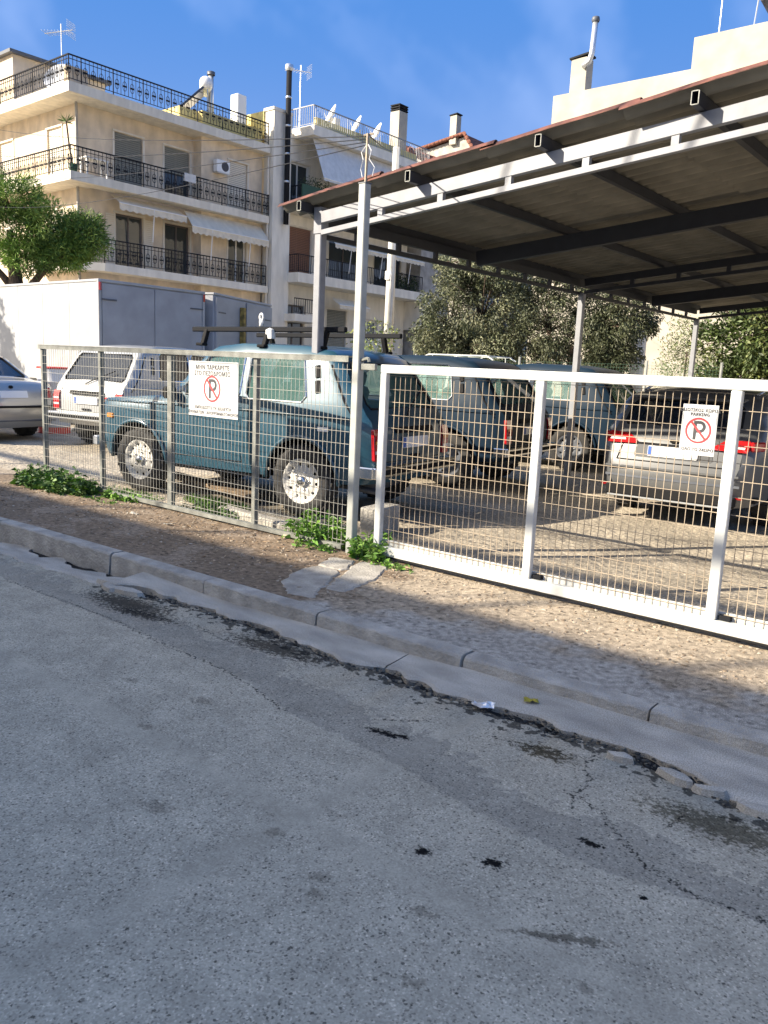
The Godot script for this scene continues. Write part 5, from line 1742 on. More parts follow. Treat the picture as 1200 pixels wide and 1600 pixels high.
	awning(t, o + Vector3(xe - 0.5, 4.9, -29.0), o + Vector3(xe - 0.5, 4.9, -31.2), Vector3(0.6, 0, 0), 0.35, "awning cloth", 0.2, 1)
	part("planter_screen", MB.new().box(o + Vector3(xe + 0.06, 9.12, -27.3), Vector3(0.06, 0.8, 1.9)), M["green plastic"], t)
	# flue on the pier
	var f := thing("flue_pipe", "long dark flue pipe running up the pier between the two apartment blocks", "pipe", Vector3(-27.5, 7.75, -25.85))
	part("pipe", MB.new(true).tube([Vector3.ZERO, Vector3(0, 6.35, 0)], 0.12, 10), M["black metal"], f)
	for k in 5:
		part("clamp", MB.new(true).tube([Vector3(0, 0.6 + k * 1.15, 0), Vector3(0, 0.68 + k * 1.15, 0)], 0.135, 10), M["zinc pipe"], f)
	part("cowl", MB.new(true).lathe([Vector2(0.13, 6.3), Vector2(0.19, 6.4), Vector2(0.17, 6.55), Vector2(0, 6.62)], 12), M["zinc pipe"], f)
	f = thing("flue_pipe", "thin capped flue beside the middle roof's left aerial", "pipe", Vector3(-28.6, 12.1, -26.9))
	part("pipe", MB.new(true).tube([Vector3.ZERO, Vector3(0, 1.35, 0)], 0.06, 8), M["zinc pipe"], f)
	part("cap", MB.new(true).lathe([Vector2(0.11, 1.33), Vector2(0.11, 1.42), Vector2(0, 1.46)], 8), M["steel dark"], f)
	antenna("aerial on the white middle block above the dark flue", Vector3(-28.6, 12.1, -27.6), 2.9, 1.2)
	satellite_dish("satellite dish nearest the aerials on the middle roof", Vector3(-28.1, 12.11, -29.4), 0.5, -0.5)
	satellite_dish("middle one of the three satellite dishes on the roof", Vector3(-28.1, 12.11, -31.2), 0.46, -0.5)
	satellite_dish("satellite dish nearest the twin chimney", Vector3(-28.1, 12.11, -32.7), 0.5, -0.5)
	chimney("tall cream chimney with black cowl on the middle block", Vector3(-28.6, 11.5, -34.75), Vector3(0.6, 3.3, 0.7), "cream render")
	# plants on the balcony
	for z in [-33.8, -34.9]:
		bush("balcony_bush", "leafy potted shrub on the middle block's balcony" if z > -34 else "potted shrub at the right end of the middle block's balcony", Vector3(-27.5, 5.73, z), Vector3(0.45, 0.5, 0.45), 500, 0.12, "olive leaves", [Color(0.04, 0.07, 0.02), Color(0.06, 0.10, 0.03)], int(z * -10))
	bush("balcony_bush", "row of shrubs above the green balcony screen", Vector3(-27.4, 9.4, -27.6), Vector3(0.3, 0.35, 1.1), 500, 0.1, "olive leaves", [Color(0.03, 0.06, 0.02), Color(0.05, 0.08, 0.03)], 5)
func build_house():
	# gabled house with tiled roof behind the middle block
	var t := thing("gabled_house", "grey gable wall with red tiled roof edge behind the middle block", "building", Vector3(-31.0, 0, -44.0))
	var X := Vector3.RIGHT
	var poly := V2([-6.5, 0, 1.6, 0, 1.6, 14.2, 0.2, 16.1, -6.5, 15.2])
	var m := MB.new()
	m.prism(poly, -8.0, Transform3D(Basis(), Vector3.ZERO))
	part("wall", m, M["grey render"], t)
	var a := Vector3(-6.6, 15.28, 0.25)
	var b := Vector3(0.25, 16.22, 0.25)
	var c := Vector3(1.9, 13.95, 0.25)
	for seg in [[a, b], [b, c]]:
		var l: float = (seg[1] - seg[0]).length()
		var u: Vector3 = (seg[1] - seg[0]) / l
		var n := int(l / 0.3)
		var rf := MB.new()
		rf.quad(seg[0], seg[1], seg[1] + Vector3(0, 0, -8.4), seg[0] + Vector3(0, 0, -8.4))
		part("roof", rf, M["roof tile"], t)
		for k in n:
			var p: Vector3 = seg[0] + u * (l * (k + 0.5) / n)
			part("roof_tile", MB.new(true).tube([p - u * 0.19 + Vector3(0, 0.02, -0.02), p + u * 0.17 + Vector3(0, 0.05, -0.02)], [0.12, 0.095], 7), M["roof tile"], t)
	# lower tiled lean-to in front
	var l2 := thing("tiled_lean_to", "sagging red tiled lean-to roof beside the middle block", "roof", Vector3(-28.6, 12.4, -37.2))
	part("wall", MB.new().box(Vector3(0, -6.2, 0), Vector3(2.2, 12.4, 2.8)), M["grey render"], l2)
	for r in 5:
		for k in 10:
			var p := Vector3(1.25 - r * 0.35, 0.1 + r * 0.2 + rng.randf_range(-0.03, 0.03), 1.5 - k * 0.31)
			part("roof_tile", MB.new(true).tube([p + Vector3(0.06, -0.04, 0), p + Vector3(-0.36, 0.17, 0)], [0.13, 0.10], 7), M["roof tile"], l2)
	part("roof_deck", MB.new().bar(Vector3(1.2, 0.0, 0), Vector3(-1.0, 1.2, 0), 3.0, 0.06), M["bare wood"], l2)
	chimney("small cream chimney with flat dark cowl on the gabled house", Vector3(-31.6, 15.7, -44.0), Vector3(0.5, 1.7, 0.5), "cream render", "plate")
func build_right_block():
	var t := thing("cream_building", "large plain cream building behind the carport on the right", "building", Vector3(-15.8, 0, -28.0))
	var o := Vector3(15.8, 0, 28.0)
	var m := MB.new()
	m.box(o + Vector3(-3.0, 5.85, -33.0), Vector3(25.6, 11.7, 10.0))
	m.box(o + Vector3(-0.2, 12.1, -32.6), Vector3(21.2, 1.1, 9.2 - 0.006))
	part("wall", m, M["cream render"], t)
	part("parapet_end", MB.new().box(o + Vector3(-16.0, 5.3, -29.5), Vector3(0.5, 10.6, 2.6)), M["cream render"], t)
	railing(t, [o + Vector3(-15.95, 10.6, -28.3), o + Vector3(-15.95, 10.6, -30.6)], 0.8, false)
	var c = chimney("cream chimney with bent metal flue on the right building", Vector3(-15.05, 11.7, -28.6), Vector3(0.62, 1.25, 0.5), "cream render", "plate")
	var f := MB.new(true)
	f.tube([Vector3(0.18, 0.9, 0.28), Vector3(0.42, 1.05, 0.30), Vector3(0.5, 1.3, 0.30), Vector3(0.54, 2.35, 0.30)], 0.10, 10)
	part("bent_flue", f, M["zinc pipe"], c)
	part("flue_cap", MB.new(true).lathe([Vector2(0.12, 2.3), Vector2(0.15, 2.36), Vector2(0.13, 2.46), Vector2(0, 2.5)], 10, Transform3D(Basis(), Vector3(0.54, 0, 0.30))), M["steel dark"], c)
	solar_heater("solar water heater on the right building's raised roof", Vector3(-8.4, 12.65, -29.0), 2.6)
	antenna("thin aerial mast on the right building's raised roof", Vector3(-10.3, 12.65, -28.8), 2.6, 0.8)
	# yard wall post in front of it and a concrete pole
	var p := thing("concrete_post", "round concrete post in front of the cream wall", "post", Vector3(-10.2, 0.05, -24.5))
	part("shaft", MB.new(true).tube([Vector3.ZERO, Vector3(0, 3.0, 0), Vector3(0, 3.12, 0)], [0.24, 0.22, 0.12], 12), M["pole concrete"], p)
	# boundary mesh fence behind the cars
	var fz := -19.2
	for k in 7:
		var q := thing("fence_post", "thin pale post of the rear boundary fence, number %d from the left" % (k + 1), "post", Vector3(-16.5 + k * 1.75, 0.05, fz))
		q.set_meta("label", ["far left thin post of the rear boundary fence", "second thin post from the left in the rear fence", "third thin post from the left in the rear fence", "fourth thin post from the left in the rear fence", "thin rear fence post left of the far carport post", "thin rear fence post near the far carport post", "far right thin post of the rear boundary fence"][k])
		part("shaft", MB.new(true).tube([Vector3.ZERO, Vector3(0, 2.05, 0)], 0.035, 8), M["galvanised"], q)
		if k % 3 == 0:
			part("brace", MB.new(true).tube([Vector3(0.03, 1.7, 0), Vector3(0.7, 0.05, 0)], 0.025, 6), M["galvanised"], q)
	var wm := MB.new()
	for k in 24:
		wm.bar(Vector3(-16.5, 0.15 + k * 0.08, fz), Vector3(-6.0, 0.15 + k * 0.08, fz), 0.004, 0.004)
	for k in 132:
		wm.bar(Vector3(-16.5 + k * 0.08, 0.15, fz), Vector3(-16.5 + k * 0.08, 2.0, fz), 0.004, 0.004)
	var w := single("boundary_mesh", wm, M["green plastic"], "fine wire mesh of the rear boundary fence", "fence")
	# concrete utility pole
	p = thing("utility_pole", "tall pale concrete utility pole behind the carport corner", "pole", Vector3(-19.8, 0.05, -24.0))
	part("shaft", MB.new(true).tube([Vector3.ZERO, Vector3(0, 9.5, 0)], [0.2, 0.13], 10), M["pole concrete"], p)
	var br := MB.new()
	br.box(Vector3(0, 5.0, 0.1), Vector3(0.2, 0.3, 0.25))
	br.tube([Vector3(0.1, 5.15, 0.15), Vector3(0.25, 5.0, 0.3), Vector3(0.15, 4.5, 0.2)], 0.015, 5)
	part("junction_box", br, M["white plastic"], p)
func build_opposite():
	# the building across the street, behind the camera: its roof edge draws the shade on the road
	var t := thing("street_building", "two storey rendered building across the street, behind the viewer", "building", Vector3(-12, 0, 6.2))
	var o := Vector3(12, 0, -6.2)
	var m := MB.new()
	var holes := []
	for k in 4:
		holes.append(Rect2(2.0 + k * 4.6, 0.9, 1.6, 1.5))
		holes.append(Rect2(2.0 + k * 4.6, 3.7, 1.6, 1.4))
	var base := o + Vector3(-22.5, 0.1, 6.0)
	wall_sheet(m, base + Vector3(21, 0, 0), Vector3.LEFT, Vector3.FORWARD, 21.0, 6.88, holes)
	m.quad(base + Vector3(0, 6.88, 0), base + Vector3(21, 6.88, 0), base + Vector3(21, 6.88, 10), base + Vector3(0, 6.88, 10))
	m.quad(base, base + Vector3(0, 0, 10), base + Vector3(0, 6.88, 10), base + Vector3(0, 6.88, 0))
	m.quad(base + Vector3(21, 0, 0), base + Vector3(21, 0, 10), base + Vector3(21, 6.88, 10), base + Vector3(21, 6.88, 0))
	m.quad(base + Vector3(0, 0, 10), base + Vector3(21, 0, 10), base + Vector3(21, 6.88, 10), base + Vector3(0, 6.88, 10))
	part("wall", m, M["white render"], t)
	for r in holes:
		window_unit(t, base + Vector3(21, 0, 0), Vector3.LEFT, Vector3.FORWARD, r, "white")
	var rl := MB.new()
	rl.box(base + Vector3(10.5, 7.86, 0.06), Vector3(21, 0.13, 0.12))
	for k in 14:
		rl.box(base + Vector3(0.3 + k * 1.5, 7.35, 0.06), Vector3(0.05, 0.9, 0.05))
	part("roof_rail", rl, M["frame grey"], t)
func build_truck():
	var t := thing("box_truck", "white box truck with grey rear doors behind the off-roaders", "truck", Vector3(-15.0, 0.09, -10.38))
	var o := Vector3(15.0, -0.09, 10.38)
	var x1 := -15.0
	var x0 := -21.6
	var z1 := -9.08
	var z0 := -11.68
	var y0 := 1.02
	var y1 := 3.13
	# side wall of upright panels
	var n := 6
	for k in n:
		var a := lerpf(x0, x1 - 0.06, float(k) / n) + 0.003
		var b := lerpf(x0, x1 - 0.06, float(k + 1) / n) - 0.003
		part("side_panel", MB.new().box(o + Vector3((a + b) / 2, (y0 + y1) / 2, z1 - 0.02), Vector3(b - a, y1 - y0 - 0.10, 0.035), Basis(), 0.003), M["truck white"], t)
	var core := MB.new()
	core.box(o + Vector3((x0 + x1) / 2 - 0.05, (y0 + y1) / 2, (z0 + z1) / 2 - 0.03), Vector3(x1 - x0 - 0.1, y1 - y0 - 0.02, z1 - z0 - 0.07))
	part("cargo_box", core, M["truck white"], t)
	var fr := MB.new()
	fr.box(o + Vector3(x1 - 0.03, (y0 + y1) / 2, z1 - 0.02), Vector3(0.07, y1 - y0, 0.07), Basis(), 0.01)
	fr.box(o + Vector3(x1 - 0.03, (y0 + y1) / 2, z0 + 0.02), Vector3(0.07, y1 - y0, 0.07), Basis(), 0.01)
	fr.box(o + Vector3(x1 - 0.03, y1 - 0.03, (z0 + z1) / 2), Vector3(0.07, 0.06, z1 - z0 - 0.09), Basis(), 0.01)
	fr.box(o + Vector3((x0 + x1) / 2, y1 - 0.025, z1 - 0.01), Vector3(x1 - x0 - 0.08, 0.05, 0.05), Basis(), 0.008)
	part("corner_frame", fr, M["truck white"], t)
	for k in 2:
		var za := lerpf(z1 - 0.06, z0 + 0.06, k * 0.5)
		var zb := lerpf(z1 - 0.06, z0 + 0.06, k * 0.5 + 0.5)
		var dr := part("rear_door", MB.new().box(o + Vector3(x1 - 0.025, (y0 + y1) / 2 - 0.03, (za + zb) / 2), Vector3(0.05, y1 - y0 - 0.1, za - zb - 0.012), Basis(), 0.006), M["truck grey"], t)
		for y in [1.5, 2.74]:
			var hz := za - 0.16 if k == 0 else zb + 0.16
			part("hinge", MB.new().box(o + Vector3(x1 + 0.012, y, hz), Vector3(0.02, 0.03, 0.34), Basis(), 0.004), M["steel dark"], dr)
	for z in [z1 - 0.02, z0 + 0.02]:
		part("marker_lamp", MB.new().box(o + Vector3(x1 + 0.01, y1 - 0.14, z), Vector3(0.03, 0.16, 0.05), Basis(), 0.006), M["lamp red"], t)
	part("chassis", MB.new().box(o + Vector3(-18.4, 0.86, -10.38), Vector3(6.4, 0.2, 0.9)), M["black metal"], t)
	part("rear_bumper", MB.new().box(o + Vector3(x1 - 0.05, 0.55, -10.38), Vector3(0.1, 0.12, 2.3), Basis(), 0.01), M["steel dark"], t)
	for x in [-16.9, -22.4]:
		for s in [-1.0, 1.0]:
			make_wheel(t, o + Vector3(x, 0.55, -10.38 + s * 1.02), s, 0.46, "zinc pipe", 0.26, false)
	var cab := MB.new(true)
	cab.smooth(false)
	cab.box(o + Vector3(-22.75, 1.65, -10.38), Vector3(1.9, 1.9, 2.2), Basis(), 0.12)
	part("cab", cab, M["truck white"], t)
	# second, lower box behind it
	t = thing("box_trailer", "lower grey box trailer behind the truck's right side", "trailer", Vector3(-16.0, 0.09, -13.4))
	var a := Vector3(-14.95, 0, -11.95)
	var b := Vector3(-16.15, 0, -14.78)
	var u := (b - a).normalized()
	var nrm := Vector3.UP.cross(u) * -1.0
	if nrm.x < 0: nrm = -nrm
	var w := (b - a).length()
	var bs := Basis(u, Vector3.UP, u.cross(Vector3.UP))
	var oo := Vector3(16.0, -0.09, 13.4)
	var mid := (a + b) / 2 - nrm * 1.6
	part("cargo_box", MB.new().box(oo + mid + Vector3(0, 2.06, 0), Vector3(w, 2.08, 3.1), bs, 0.02), M["truck grey"], t)
	part("roof", MB.new().box(oo + mid + Vector3(0, 3.115, 0), Vector3(w + 0.04, 0.05, 3.14), bs, 0.01), M["truck white"], t)
	for k in 2:
		var c := a.lerp(b, 0.25 + 0.5 * k) + nrm * -0.04
		var dr := part("rear_door", MB.new().box(oo + c + Vector3(0, 2.06, 0), Vector3(w / 2 - 0.08, 1.98, 0.09), bs, 0.006), M["truck grey"], t)
		for y in [1.4, 2.72]:
			var hc := a.lerp(b, 0.1 + 0.8 * k) + nrm * 0.0
			part("hinge", MB.new().box(oo + hc + Vector3(0, y, 0), Vector3(0.34, 0.03, 0.03), bs, 0.004), M["steel dark"], dr)
	for s in [-0.9, 0.9]:
		make_wheel(t, oo + mid + Vector3(0, 0.45, 0) + u * s, 1.0, 0.36, "zinc pipe", 0.2, false).rotation.y = -atan2(u.z, u.x)
	part("frame", MB.new().box(oo + mid + Vector3(0, 0.9, 0), Vector3(w * 0.8, 0.24, 3.0), bs), M["black metal"], t)
	var y := single("yellow_post", MB.new().box(Vector3(0, 1.43, 0), Vector3(0.12, 2.86, 0.12), Basis(), 0.01), M["yellow post"], "yellow brown post standing between the trailer doors", "post", Vector3(-15.38, 0.05, -13.12), 0.4)
	# drums
	var d := thing("oil_drum", "red and grey drum standing under the white drum", "drum", Vector3(-15.05, 0.09, -8.1))
	part("shell", MB.new(true).lathe([Vector2(0, 0), Vector2(0.29, 0.0), Vector2(0.3, 0.015), Vector2(0.29, 0.03), Vector2(0.29, 0.13)], 24), M["drum red"], d)
	part("grey_band", MB.new(true).lathe([Vector2(0.29, 0.13), Vector2(0.30, 0.145), Vector2(0.29, 0.16), Vector2(0.29, 0.36)], 24), M["drum grey"], d)
	part("top_band", MB.new(true).lathe([Vector2(0.29, 0.36), Vector2(0.30, 0.375), Vector2(0.29, 0.39), Vector2(0.29, 0.56), Vector2(0.3, 0.58), Vector2(0, 0.57)], 24), M["drum red"], d)
	d = thing("oil_drum", "white and red oil drum stacked on the lower drum", "drum", Vector3(-15.05, 0.67, -8.1))
	part("shell", MB.new(true).lathe([Vector2(0, 0), Vector2(0.3, 0.0), Vector2(0.29, 0.02), Vector2(0.29, 0.20)], 24), M["drum red"], d)
	part("white_band", MB.new(true).lathe([Vector2(0.29, 0.20), Vector2(0.29, 0.40), Vector2(0.302, 0.415), Vector2(0.29, 0.43), Vector2(0.29, 0.66)], 24), M["drum white"], d)
	part("rim", MB.new(true).lathe([Vector2(0.29, 0.66), Vector2(0.305, 0.68), Vector2(0.29, 0.70), Vector2(0.27, 0.68), Vector2(0, 0.67)], 24), M["drum red"], d)
	var tx = lettering(d, "OIL", 0.14, Vector3(0.155, 0.31, 0.257), "drum red", 700)
	tx.rotation.y = 0.54
	tx = lettering(d, "OIL", 0.14, Vector3(0.285, 0.31, 0.085), "drum red", 700)
	tx.queue_free()
# ---------------------------------------------------------------- plants
func leaf_arrays() -> Dictionary:
	return {"v": PackedVector3Array(), "n": PackedVector3Array(), "c": PackedColorArray()}
func leaf(L: Dictionary, at: Vector3, dir: Vector3, l: float, w: float, c: Color, droop := 0.0):
	var side := dir.cross(Vector3(rng.randf_range(-1, 1), rng.randf_range(-1, 1), rng.randf_range(-1, 1))).normalized()
	var mid := at + dir * l * 0.5
	var tip := at + dir * l + Vector3(0, -droop * l, 0)
	var a := mid + side * w * 0.5
	var b := mid - side * w * 0.5
	var n := dir.cross(side).normalized()
	for p in [at, a, tip, at, tip, b]:
		L.v.append(p)
		L.n.append(n)
		L.c.append(c)
func leaf_mesh(L: Dictionary) -> ArrayMesh:
	var arr := []
	arr.resize(Mesh.ARRAY_MAX)
	arr[Mesh.ARRAY_VERTEX] = L.v
	arr[Mesh.ARRAY_NORMAL] = L.n
	arr[Mesh.ARRAY_COLOR] = L.c
	var m := ArrayMesh.new()
	m.add_surface_from_arrays(Mesh.PRIMITIVE_TRIANGLES, arr)
	return m
func rand_in_ball() -> Vector3:
	while true:
		var p := Vector3(rng.randf_range(-1, 1), rng.randf_range(-1, 1), rng.randf_range(-1, 1))
		if p.length() < 1.0: return p
	return Vector3.ZERO
func tree(called: String, label: String, at: Vector3, blobs: Array, count: int, l: float, w: float, mat: String, cols: Array, s: int, trunk: Array, category := "tree", clump := 0.34, droop := 0.0):
	# blobs: [centre, radii] relative to the foot; leaves sit in clumps near the skin of each blob
	rng.seed = s
	var t := thing(called, label, category, at)
	var tr := MB.new(true)
	for q in trunk:
		tr.tube(q[0], q[1], 8)
	var L := leaf_arrays()
	var limbs := MB.new(true)
	var per := count / blobs.size()
	for b in blobs:
		var c: Vector3 = b[0]
		var r: Vector3 = b[1]
		var nclump := maxi(8, int(per / 120))
		for k in nclump:
			var q := rand_in_ball()
			q = q.normalized() * lerpf(0.3, 1.0, sqrt(rng.randf()))
			var cc := c + q * r
			var dark: Color = cols[rng.randi() % cols.size()] * rng.randf_range(0.7, 1.2)
			var cr := clump * rng.randf_range(0.6, 1.25)
			if k % 4 == 0:
				limbs.tube([c + Vector3(0, -r.y * 0.3, 0), c.lerp(cc, 0.6) + Vector3(0, 0.05, 0), cc], [0.035, 0.02, 0.008], 4)
			for i in int(120):
				var p := cc + rand_in_ball() * cr
				var dir := (p - c).normalized() * 0.6 + rand_in_ball() * 0.9
				if dir.length() < 0.1: dir = Vector3.UP
				leaf(L, p, dir.normalized(), l * rng.randf_range(0.7, 1.3), w * rng.randf_range(0.7, 1.3), dark * rng.randf_range(0.75, 1.3), droop)
	part("trunk", tr, M["bark"], t)
	part("limbs", limbs, M["bark"], t)
	part("crown", leaf_mesh(L), M[mat], t)
	return t
func bush(called: String, label: String, at: Vector3, r: Vector3, count: int, l: float, mat: String, cols: Array, s: int, category := "bush"):
	rng.seed = s
	var t := thing(called, label, category, at)
	var L := leaf_arrays()
	var st := MB.new()
	for k in 10:
		var a := rng.randf() * TAU
		st.tube([Vector3(cos(a) * 0.03, -0.05, sin(a) * 0.03), Vector3(cos(a) * r.x * 0.4, r.y * 0.7, sin(a) * r.z * 0.4), Vector3(cos(a) * r.x * 0.7, r.y * 1.2, sin(a) * r.z * 0.7)], [0.012, 0.008, 0.004], 4)
	for i in count:
		var q := rand_in_ball()
		q = q.normalized() * lerpf(0.4, 1.0, rng.randf())
		var p := Vector3(0, r.y * 0.8, 0) + q * r
		var dir := (q * Vector3(1, 0.6, 1) + rand_in_ball() * 0.8).normalized()
		leaf(L, p, dir, l * rng.randf_range(0.6, 1.3), l * 0.5 * rng.randf_range(0.6, 1.3), cols[rng.randi() % cols.size()] * rng.randf_range(0.7, 1.3), 0.2)
	part("stems", st, M["stem green"], t)
	part("leaves", leaf_mesh(L), M[mat], t)
	return t
func weed(label: String, at: Vector3, rx: float, rz: float, h: float, stems: int, l: float, cols: Array, s: int, called := "weed_clump"):
	# upright leafy stems that arch outwards
	rng.seed = s
	var t := thing(called, label, "weeds", at, 0.0, "weeds along the fence")
	var L := leaf_arrays()
	var st := MB.new()
	for k in stems:
		var a := rng.randf() * TAU
		var d := sqrt(rng.randf())
		var foot := Vector3(cos(a) * rx * d, 0, sin(a) * rz * d)
		foot.y = -0.03
		var hh := h * rng.randf_range(0.45, 1.0) * (1.0 - 0.4 * d)
		var lean := Vector3(cos(a), 0, sin(a)) * rng.randf_range(0.05, 0.4) * hh + Vector3(rng.randf_range(-0.2, 0.2), 0, rng.randf_range(-0.2, 0.2)) * hh
		var top := foot + Vector3(0, hh, 0) + lean
		var mid := foot.lerp(top, 0.5) + Vector3(0, hh * 0.08, 0) - lean * 0.15
		st.tube([foot, mid, top], [0.005, 0.004, 0.002], 4)
		var n := int(6 + hh * 26)
		for i in n:
			var f := lerpf(0.12, 1.0, float(i) / n)
			var p := foot.lerp(mid, f * 2.0) if f < 0.5 else mid.lerp(top, f * 2.0 - 1.0)
			var an := rng.randf() * TAU
			var dir := Vector3(cos(an), rng.randf_range(-0.1, 0.7), sin(an)).normalized()
			var ll := l * rng.randf_range(0.5, 1.2) * (1.15 - 0.5 * f)
			leaf(L, p, dir, ll, ll * rng.randf_range(0.3, 0.55), cols[rng.randi() % cols.size()] * rng.randf_range(0.75, 1.3), rng.randf_range(0.0, 0.5))
	part("stems", st, M["stem green"], t)
	part("leaves", leaf_mesh(L), M["weed leaves"], t)
	return t
func grass_patch(label: String, at: Vector3, rx: float, rz: float, h: float, count: int, s: int):
	rng.seed = s
	var L := leaf_arrays()
	for i in count:
		var a := rng.randf() * TAU
		var d := sqrt(rng.randf())
		var p := Vector3(cos(a) * rx * d, -0.02, sin(a) * rz * d)
		var dir := Vector3(rng.randf_range(-0.6, 0.6), 1.0, rng.randf_range(-0.6, 0.6)).normalized()
		leaf(L, p, dir, h * rng.randf_range(0.4, 1.2), 0.012, [Color(0.10, 0.20, 0.03), Color(0.14, 0.24, 0.04), Color(0.07, 0.15, 0.03)][rng.randi() % 3] * rng.randf_range(0.8, 1.3), 0.2)
	var o := part(numbered("grass_patch"), leaf_mesh(L), M["weed leaves"], self)
	o.position = at
	meta(o, label, "grass", "", "stuff")
func build_plants():
	var pine := [Color(0.13, 0.22, 0.035), Color(0.18, 0.28, 0.045), Color(0.09, 0.16, 0.03), Color(0.22, 0.31, 0.06)]
	var foot := Vector3(-24.6, 0.0, -12.3)
	tree("pine_tree", "bushy green pine rising above the truck at the left edge", foot, [
		[Vector3(-1.4, 5.7, 0.9), Vector3(1.3, 0.95, 1.3)], [Vector3(-0.1, 6.0, 0.2), Vector3(1.0, 0.7, 1.0)], [Vector3(0.3, 5.3, -0.7), Vector3(0.95, 0.8, 0.95)], [Vector3(0.85, 5.25, -1.55), Vector3(0.6, 0.55, 0.6)], [Vector3(0.0, 4.55, -0.2), Vector3(0.9, 0.5, 0.9)], [Vector3(-1.6, 4.6, 1.2), Vector3(1.1, 0.75, 1.1)], [Vector3(0.6, 4.75, -1.1), Vector3(0.6, 0.4, 0.6)]],
		46000, 0.17, 0.026, "pine needles", pine, 101,
		[[[Vector3(0, -0.2, 0), Vector3(0.05, 2.2, 0.05), Vector3(-0.1, 3.6, 0.1), Vector3(-0.2, 5.2, 0.2)], [0.3, 0.25, 0.22, 0.1]], [[Vector3(0.0, 3.2, 0.05), Vector3(0.6, 4.3, -0.6), Vector3(0.9, 4.9, -1.4)], [0.14, 0.09, 0.04]], [[Vector3(-0.1, 3.4, 0.1), Vector3(-1.0, 4.5, 0.6)], [0.14, 0.06]]], "tree", 0.34)
	var ol := [Color(0.16, 0.17, 0.095), Color(0.11, 0.125, 0.065), Color(0.21, 0.215, 0.13), Color(0.07, 0.08, 0.04)]
	tree("olive_tree", "large grey green olive tree left of the far carport post", Vector3(-14.2, 0, -21.2), [
		[Vector3(-0.6, 3.0, 0.3), Vector3(1.0, 1.7, 1.2)], [Vector3(0.5, 3.6, 0.2), Vector3(1.4, 1.5, 1.3)], [Vector3(0.2, 2.2, 0.5), Vector3(1.5, 1.1, 1.1)], [Vector3(1.4, 2.8, -0.2), Vector3(1.1, 1.6, 1.1)], [Vector3(0.2, 4.8, 0.0), Vector3(1.5, 0.9, 1.2)]],
		62000, 0.10, 0.034, "olive leaves", ol, 102,
		[[[Vector3(0, -0.2, 0), Vector3(0.1, 1.1, 0), Vector3(0.3, 2.2, 0)], [0.28, 0.2, 0.14]], [[Vector3(0.05, 1.0, 0), Vector3(-0.6, 2.4, 0.3)], [0.15, 0.07]], [[Vector3(0.2, 1.4, 0), Vector3(1.3, 3.0, -0.2)], [0.13, 0.06]]], "tree", 0.3, 0.3)
	tree("olive_tree", "darker olive tree with ragged edge right of the far carport post", Vector3(-10.9, 0, -21.6), [
		[Vector3(-0.7, 3.4, 0.2), Vector3(1.3, 1.6, 1.2)], [Vector3(0.5, 3.0, 0.0), Vector3(1.3, 1.3, 1.1)], [Vector3(1.4, 3.3, 0.1), Vector3(0.9, 0.8, 0.9)], [Vector3(-0.3, 4.6, 0), Vector3(1.4, 0.9, 1.2)], [Vector3(1.2, 2.3, 0.2), Vector3(0.8, 0.5, 0.7)]],
		36000, 0.10, 0.034, "olive leaves", [Color(0.08, 0.09, 0.045), Color(0.055, 0.065, 0.03), Color(0.10, 0.11, 0.06)], 103,  # leaves darkened, the shaded side of the tree put into the colour
		[[[Vector3(0, -0.2, 0), Vector3(-0.1, 1.2, 0), Vector3(0.0, 2.5, 0)], [0.24, 0.18, 0.12]], [[Vector3(-0.1, 1.2, 0), Vector3(-0.8, 3.0, 0.2)], [0.12, 0.05]], [[Vector3(-0.05, 1.5, 0), Vector3(1.1, 3.0, 0)], [0.11, 0.05]]], "tree", 0.28, 0.3)
	tree("garden_tree", "dark leafy tree at the right edge under the roof", Vector3(-6.0, 0, -20.6), [
		[Vector3(0.2, 2.6, 0.0), Vector3(1.3, 1.5, 1.2)], [Vector3(1.2, 3.2, 0.4), Vector3(1.4, 1.5, 1.2)], [Vector3(0.4, 1.5, 0.2), Vector3(1.3, 1.0, 1.0)]],
		26000, 0.13, 0.05, "olive leaves", [Color(0.05, 0.075, 0.02), Color(0.07, 0.10, 0.025), Color(0.10, 0.12, 0.03)], 104,
		[[[Vector3(0, -0.2, 0), Vector3(0.1, 1.2, 0), Vector3(0.3, 2.5, 0)], [0.2, 0.15, 0.1]]], "tree", 0.32)
	tree("garden_shrub", "airy pale green shrub before the cream wall", Vector3(-7.6, 0, -21.4), [
		[Vector3(0, 1.6, 0), Vector3(1.0, 1.1, 0.8)], [Vector3(0.2, 2.7, 0), Vector3(0.7, 0.9, 0.6)]],
		3600, 0.09, 0.025, "olive leaves", [Color(0.14, 0.18, 0.08), Color(0.18, 0.2, 0.09)], 105, [[[Vector3(0, -0.1, 0), Vector3(0, 2.4, 0)], [0.06, 0.02]]], "bush", 0.35)
	bush("climber", "pale yellowing leafy climber at the foot of the utility pole", Vector3(-20.0, 2.0, -23.4), Vector3(1.3, 0.8, 0.5), 420, 0.16, "olive leaves", [Color(0.22, 0.24, 0.08), Color(0.14, 0.18, 0.05)], 106)
	tree("street_tree", "small street tree just outside the left edge", Vector3(-22.3, 0.05, -4.6), [[Vector3(0, 4.9, 0), Vector3(0.4, 0.75, 0.4)], [Vector3(0.5, 4.2, -0.2), Vector3(0.35, 0.5, 0.35)]],
		2600, 0.14, 0.05, "olive leaves", ol, 107, [[[Vector3(0, -0.1, 0), Vector3(0, 4.6, 0)], [0.06, 0.03]]], "tree", 0.22)
	# weeds along the fence
	var dk := [Color(0.045, 0.10, 0.02), Color(0.06, 0.13, 0.025), Color(0.035, 0.075, 0.018), Color(0.10, 0.18, 0.03)]
